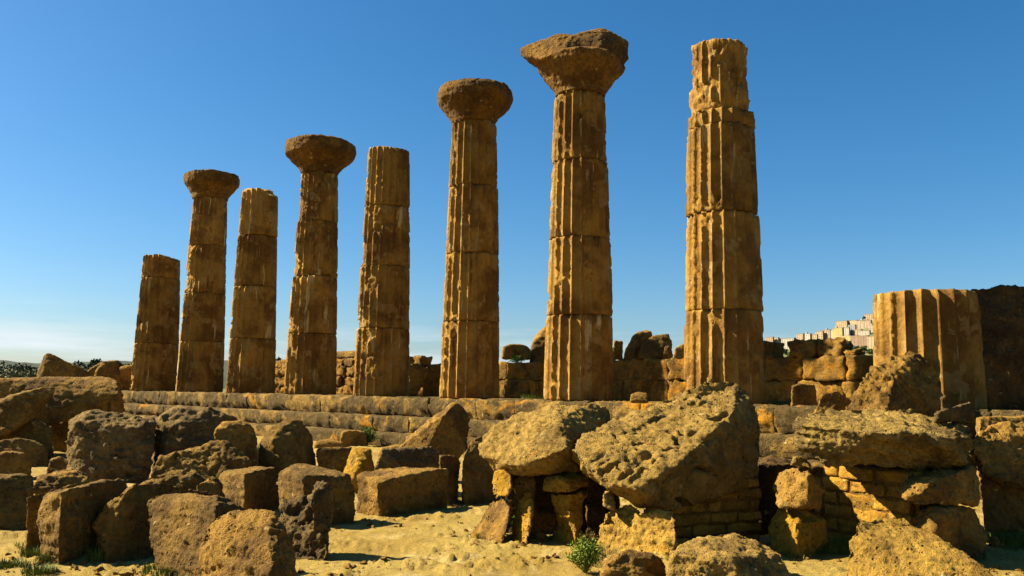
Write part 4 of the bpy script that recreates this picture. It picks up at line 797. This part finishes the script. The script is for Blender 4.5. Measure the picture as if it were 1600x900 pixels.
hill_sheet('hills', [(-700, 40), (-200, 42), (0, 37), (60, 31), (110, 35), (220, 37), (330, 41), (420, 44), (520, 30), (640, 10), (760, -5)], 1500, 3200, 'hill', 10, 3.1)
CE = [(980, 0), (1060, 25), (1130, 45), (1190, 76), (1240, 88), (1290, 96), (1330, 105), (1370, 120), (1450, 135), (1560, 150), (1700, 150), (1900, 120)]
CY0, CY1 = 1000.0, 1800.0
hill_sheet('town_hill', CE, CY0, CY1, 'cityhill', 4, 8.4)
def wallmat(name, c):
    c = tuple(q * 0.80 for q in c); m, t, b = new_mat(name); v, r0 = coords(t); t.links.new(mixc(t, ramp(t, noise(t, v, .25, 4), .35, .7), c, tuple(q * .8 for q in c)), b.inputs['Base Color']); return m
WM = {k: wallmat('render_' + k, c) for k, c in dict(cream=(.40, .31, .19), yellow=(.44, .34, .13), white=(.43, .37, .28), pink=(.37, .265, .175), brick=(.29, .19, .12), grey=(.28, .27, .26), sand=(.38, .28, .16)).items()}
M['window_dark'] = wallmat('window_dark', (.07, .065, .06)); M['roof_tile'] = wallmat('roof_tile', (.22, .13, .08)); M['roof_flat'] = wallmat('roof_flat', (.17, .13, .11))
def box_np(l, d, h):
    v = np.array([(x, y, z) for z in (0, h) for x, y in ((-l/2, -d/2), (l/2, -d/2), (l/2, d/2), (-l/2, d/2))]); return mesh_np('b', v, [[0, 3, 2, 1], [4, 5, 6, 7], [0, 1, 5, 4], [1, 2, 6, 5], [2, 3, 7, 6], [3, 0, 4, 7]], False)
WIN = box_np(1.3, .3, 1.5); WIN.materials.append(M['window_dark'])
def city_depth(px, py):
    E_ = np.interp(px, [c[0] for c in CE], [c[1] for c in CE]); H = 611 + .014 * (px - 800)
    e_ = max(0.05, min(1.0, (H - py) / E_)); lo, hi = 0.02, .75
    for _ in range(30):
        t = (lo + hi) / 2; Y = CY0 + (CY1 - CY0) * t; el = E_ * (t / .75) ** 1.2 * (CY0 + (CY1 - CY0) * .75) / Y
        if el < H - py: lo = t
        else: hi = t
    return CY0 + (CY1 - CY0) * lo
def building(px0, px1, yt, yb, colr, label, yaw=None, roof='roof_flat', win=True, seed=0):
    r_ = random.Random(seed); pm = (px0 + px1) / 2; Y = city_depth(pm, yb + 1.5); a = at(pm, yt, Y); b = at(pm, yb + 1.5, Y); h = a[2] - b[2] + 9
    W = (px1 - px0) / F * Y; yaw = math.radians(-60 + r_.uniform(-6, 6)) if yaw is None else yaw
    l = W * .80 / math.cos(yaw) if W < 14 else W * .86 / (math.cos(yaw) + .35 * abs(math.sin(yaw))); l = max(7.0, W * 1.38); d = l * .24
    e = empty('building', (b[0], b[1], b[2] - 9), label, 'building', 'buildings of the hill town'); e.rotation_euler = (0, 0, yaw)
    link('wall', box_np(l, d, h), WM[colr], e)
    ro = link('roof', box_np(l + .5, d + .5, .6), M[roof], e, (0, 0, h + .01))
    if r_.random() < .5: link('stair_head', box_np(3, 3, 2.4), WM[colr], ro, (r_.uniform(-.25, .25) * l, 0, .61))
    if win:
        nz_ = max(1, int((h - 3) / 3.3)); nx_ = max(1, int(l / 4.6)); sy = max(1, int(d / 5))
        for iz in range(nz_):
            z = h - 3.0 - 3.3 * iz
            if z < 1: break
            for ix in range(nx_): link('window', WIN, None, e, (-l / 2 + (ix + .5) * l / nx_, -d / 2 - .05, z))
            for iy in range(sy):
                for sd in (1,):
                    o = link('window', WIN, None, e, (sd * (l / 2 + .05), -d / 2 + (iy + .5) * d / sy, z)); o.rotation_euler = (0, 0, math.pi / 2)
BL = [
 (1198, 1208, 527, 533, 'pink', 'low pink house at the left end of the hill town'), (1207, 1217, 528, 534, 'cream', 'low cream house second from the left end of the town'),
 (1224, 1241, 529, 547, 'white', 'white block with rows of windows in the gap of the wall'), (1246, 1256, 522, 533, 'pink', 'narrow pink block above the dark wall stones'),
 (1256, 1267, 522, 533, 'white', 'white building with a dark flat roof above the wall'), (1267, 1277, 523, 533, 'cream', 'cream house left of the dark-roofed tower block'), (1276, 1286, 518, 533, 'cream', 'cream block with a dark top storey'),
 (1285, 1298, 516, 532, 'pink', 'tall plain pinkish tower block'), (1297, 1305, 516, 532, 'cream', 'slim cream block between pink and yellow towers'), (1304, 1317, 513, 533, 'yellow', 'bright yellow apartment tower'),
 (1318, 1327, 512, 525, 'white', 'white corner building right of the yellow tower'), (1327, 1337, 508, 523, 'grey', 'blue-grey shaded building in the middle of the town'),
 (1309, 1324, 502, 512, 'sand', 'long pale block on the upper row, left end'), (1323, 1328, 501, 512, 'white', 'slender white tower on the upper row'), (1328, 1340, 501, 513, 'cream', 'long cream block on the upper row'), (1340, 1351, 501, 513, 'cream', 'second cream block on the upper row'),
 (1351, 1361, 501, 512, 'pink', 'pink block on the upper row near the stump'), (1354, 1371, 491, 500, 'pink', 'topmost pink building of the hill town'),
 (1318, 1331, 525, 537, 'yellow', 'sunlit cream-yellow block on the lower row'), (1331, 1342, 525, 538, 'brick', 'shaded brown block on the lower row'), (1342, 1356, 525, 538, 'brick', 'second shaded brown block on the lower row'), (1357, 1370, 526, 545, 'sand', 'sandy block with rows of windows beside the stump'),
 (1360, 1371, 508, 518, 'cream', 'cream house beside the stump, middle row'), (1345, 1358, 517, 523, 'white', 'low white house in the middle row'), (1336, 1346, 515, 522, 'sand', 'low sandy house beside the blue-grey building'),
 (1372, 1390, 492, 512, 'cream', 'cream block on the upper row beyond the stump edge'), (1374, 1392, 520, 540, 'pink', 'pink block on the lower row beyond the stump edge')]
for k, (x0, x1, y0, y1, c, lab) in enumerate(BL): building(x0, x1, y0, y1, c, lab, seed=k, roof='roof_tile' if k % 4 == 1 else 'roof_flat')
for k, (px, yb, W, H, lab) in enumerate([(1228, 556, 12, 14, 'leafy tree in the gap of the wall below the white block'), (1234, 560, 10, 13, 'second leafy tree in the gap of the wall'), (1221, 553, 9, 15, 'leafy tree at the left side of the wall gap'),
  (1325, 545, 14, 10, 'dark green tree below the sunlit cream-yellow block'), (1337, 548, 15, 11, 'green tree under the shaded brown block'), (1350, 550, 15, 12, 'broad green tree left of the sandy block'), (1362, 553, 14, 10, 'green tree at the foot of the sandy block'), (1316, 550, 12, 9, 'green tree above the eroded wall block'),
  (1350, 497, 7, 5, 'lone dark tree on the top of the town'), (1358, 519, 7, 7, 'small dark tree among the middle-row houses'), (1243, 532, 8, 7, 'dark trees left of the narrow pink block'), (1219, 534, 9, 8, 'dark tree between the low houses and white block')]):
    Y = city_depth(px, yb); p = at(px, yb, Y); p[2] -= 2; tree(lab, p, H, W, 'leaf_city', 700, .9, 120 + k, 'trees of the hill town')
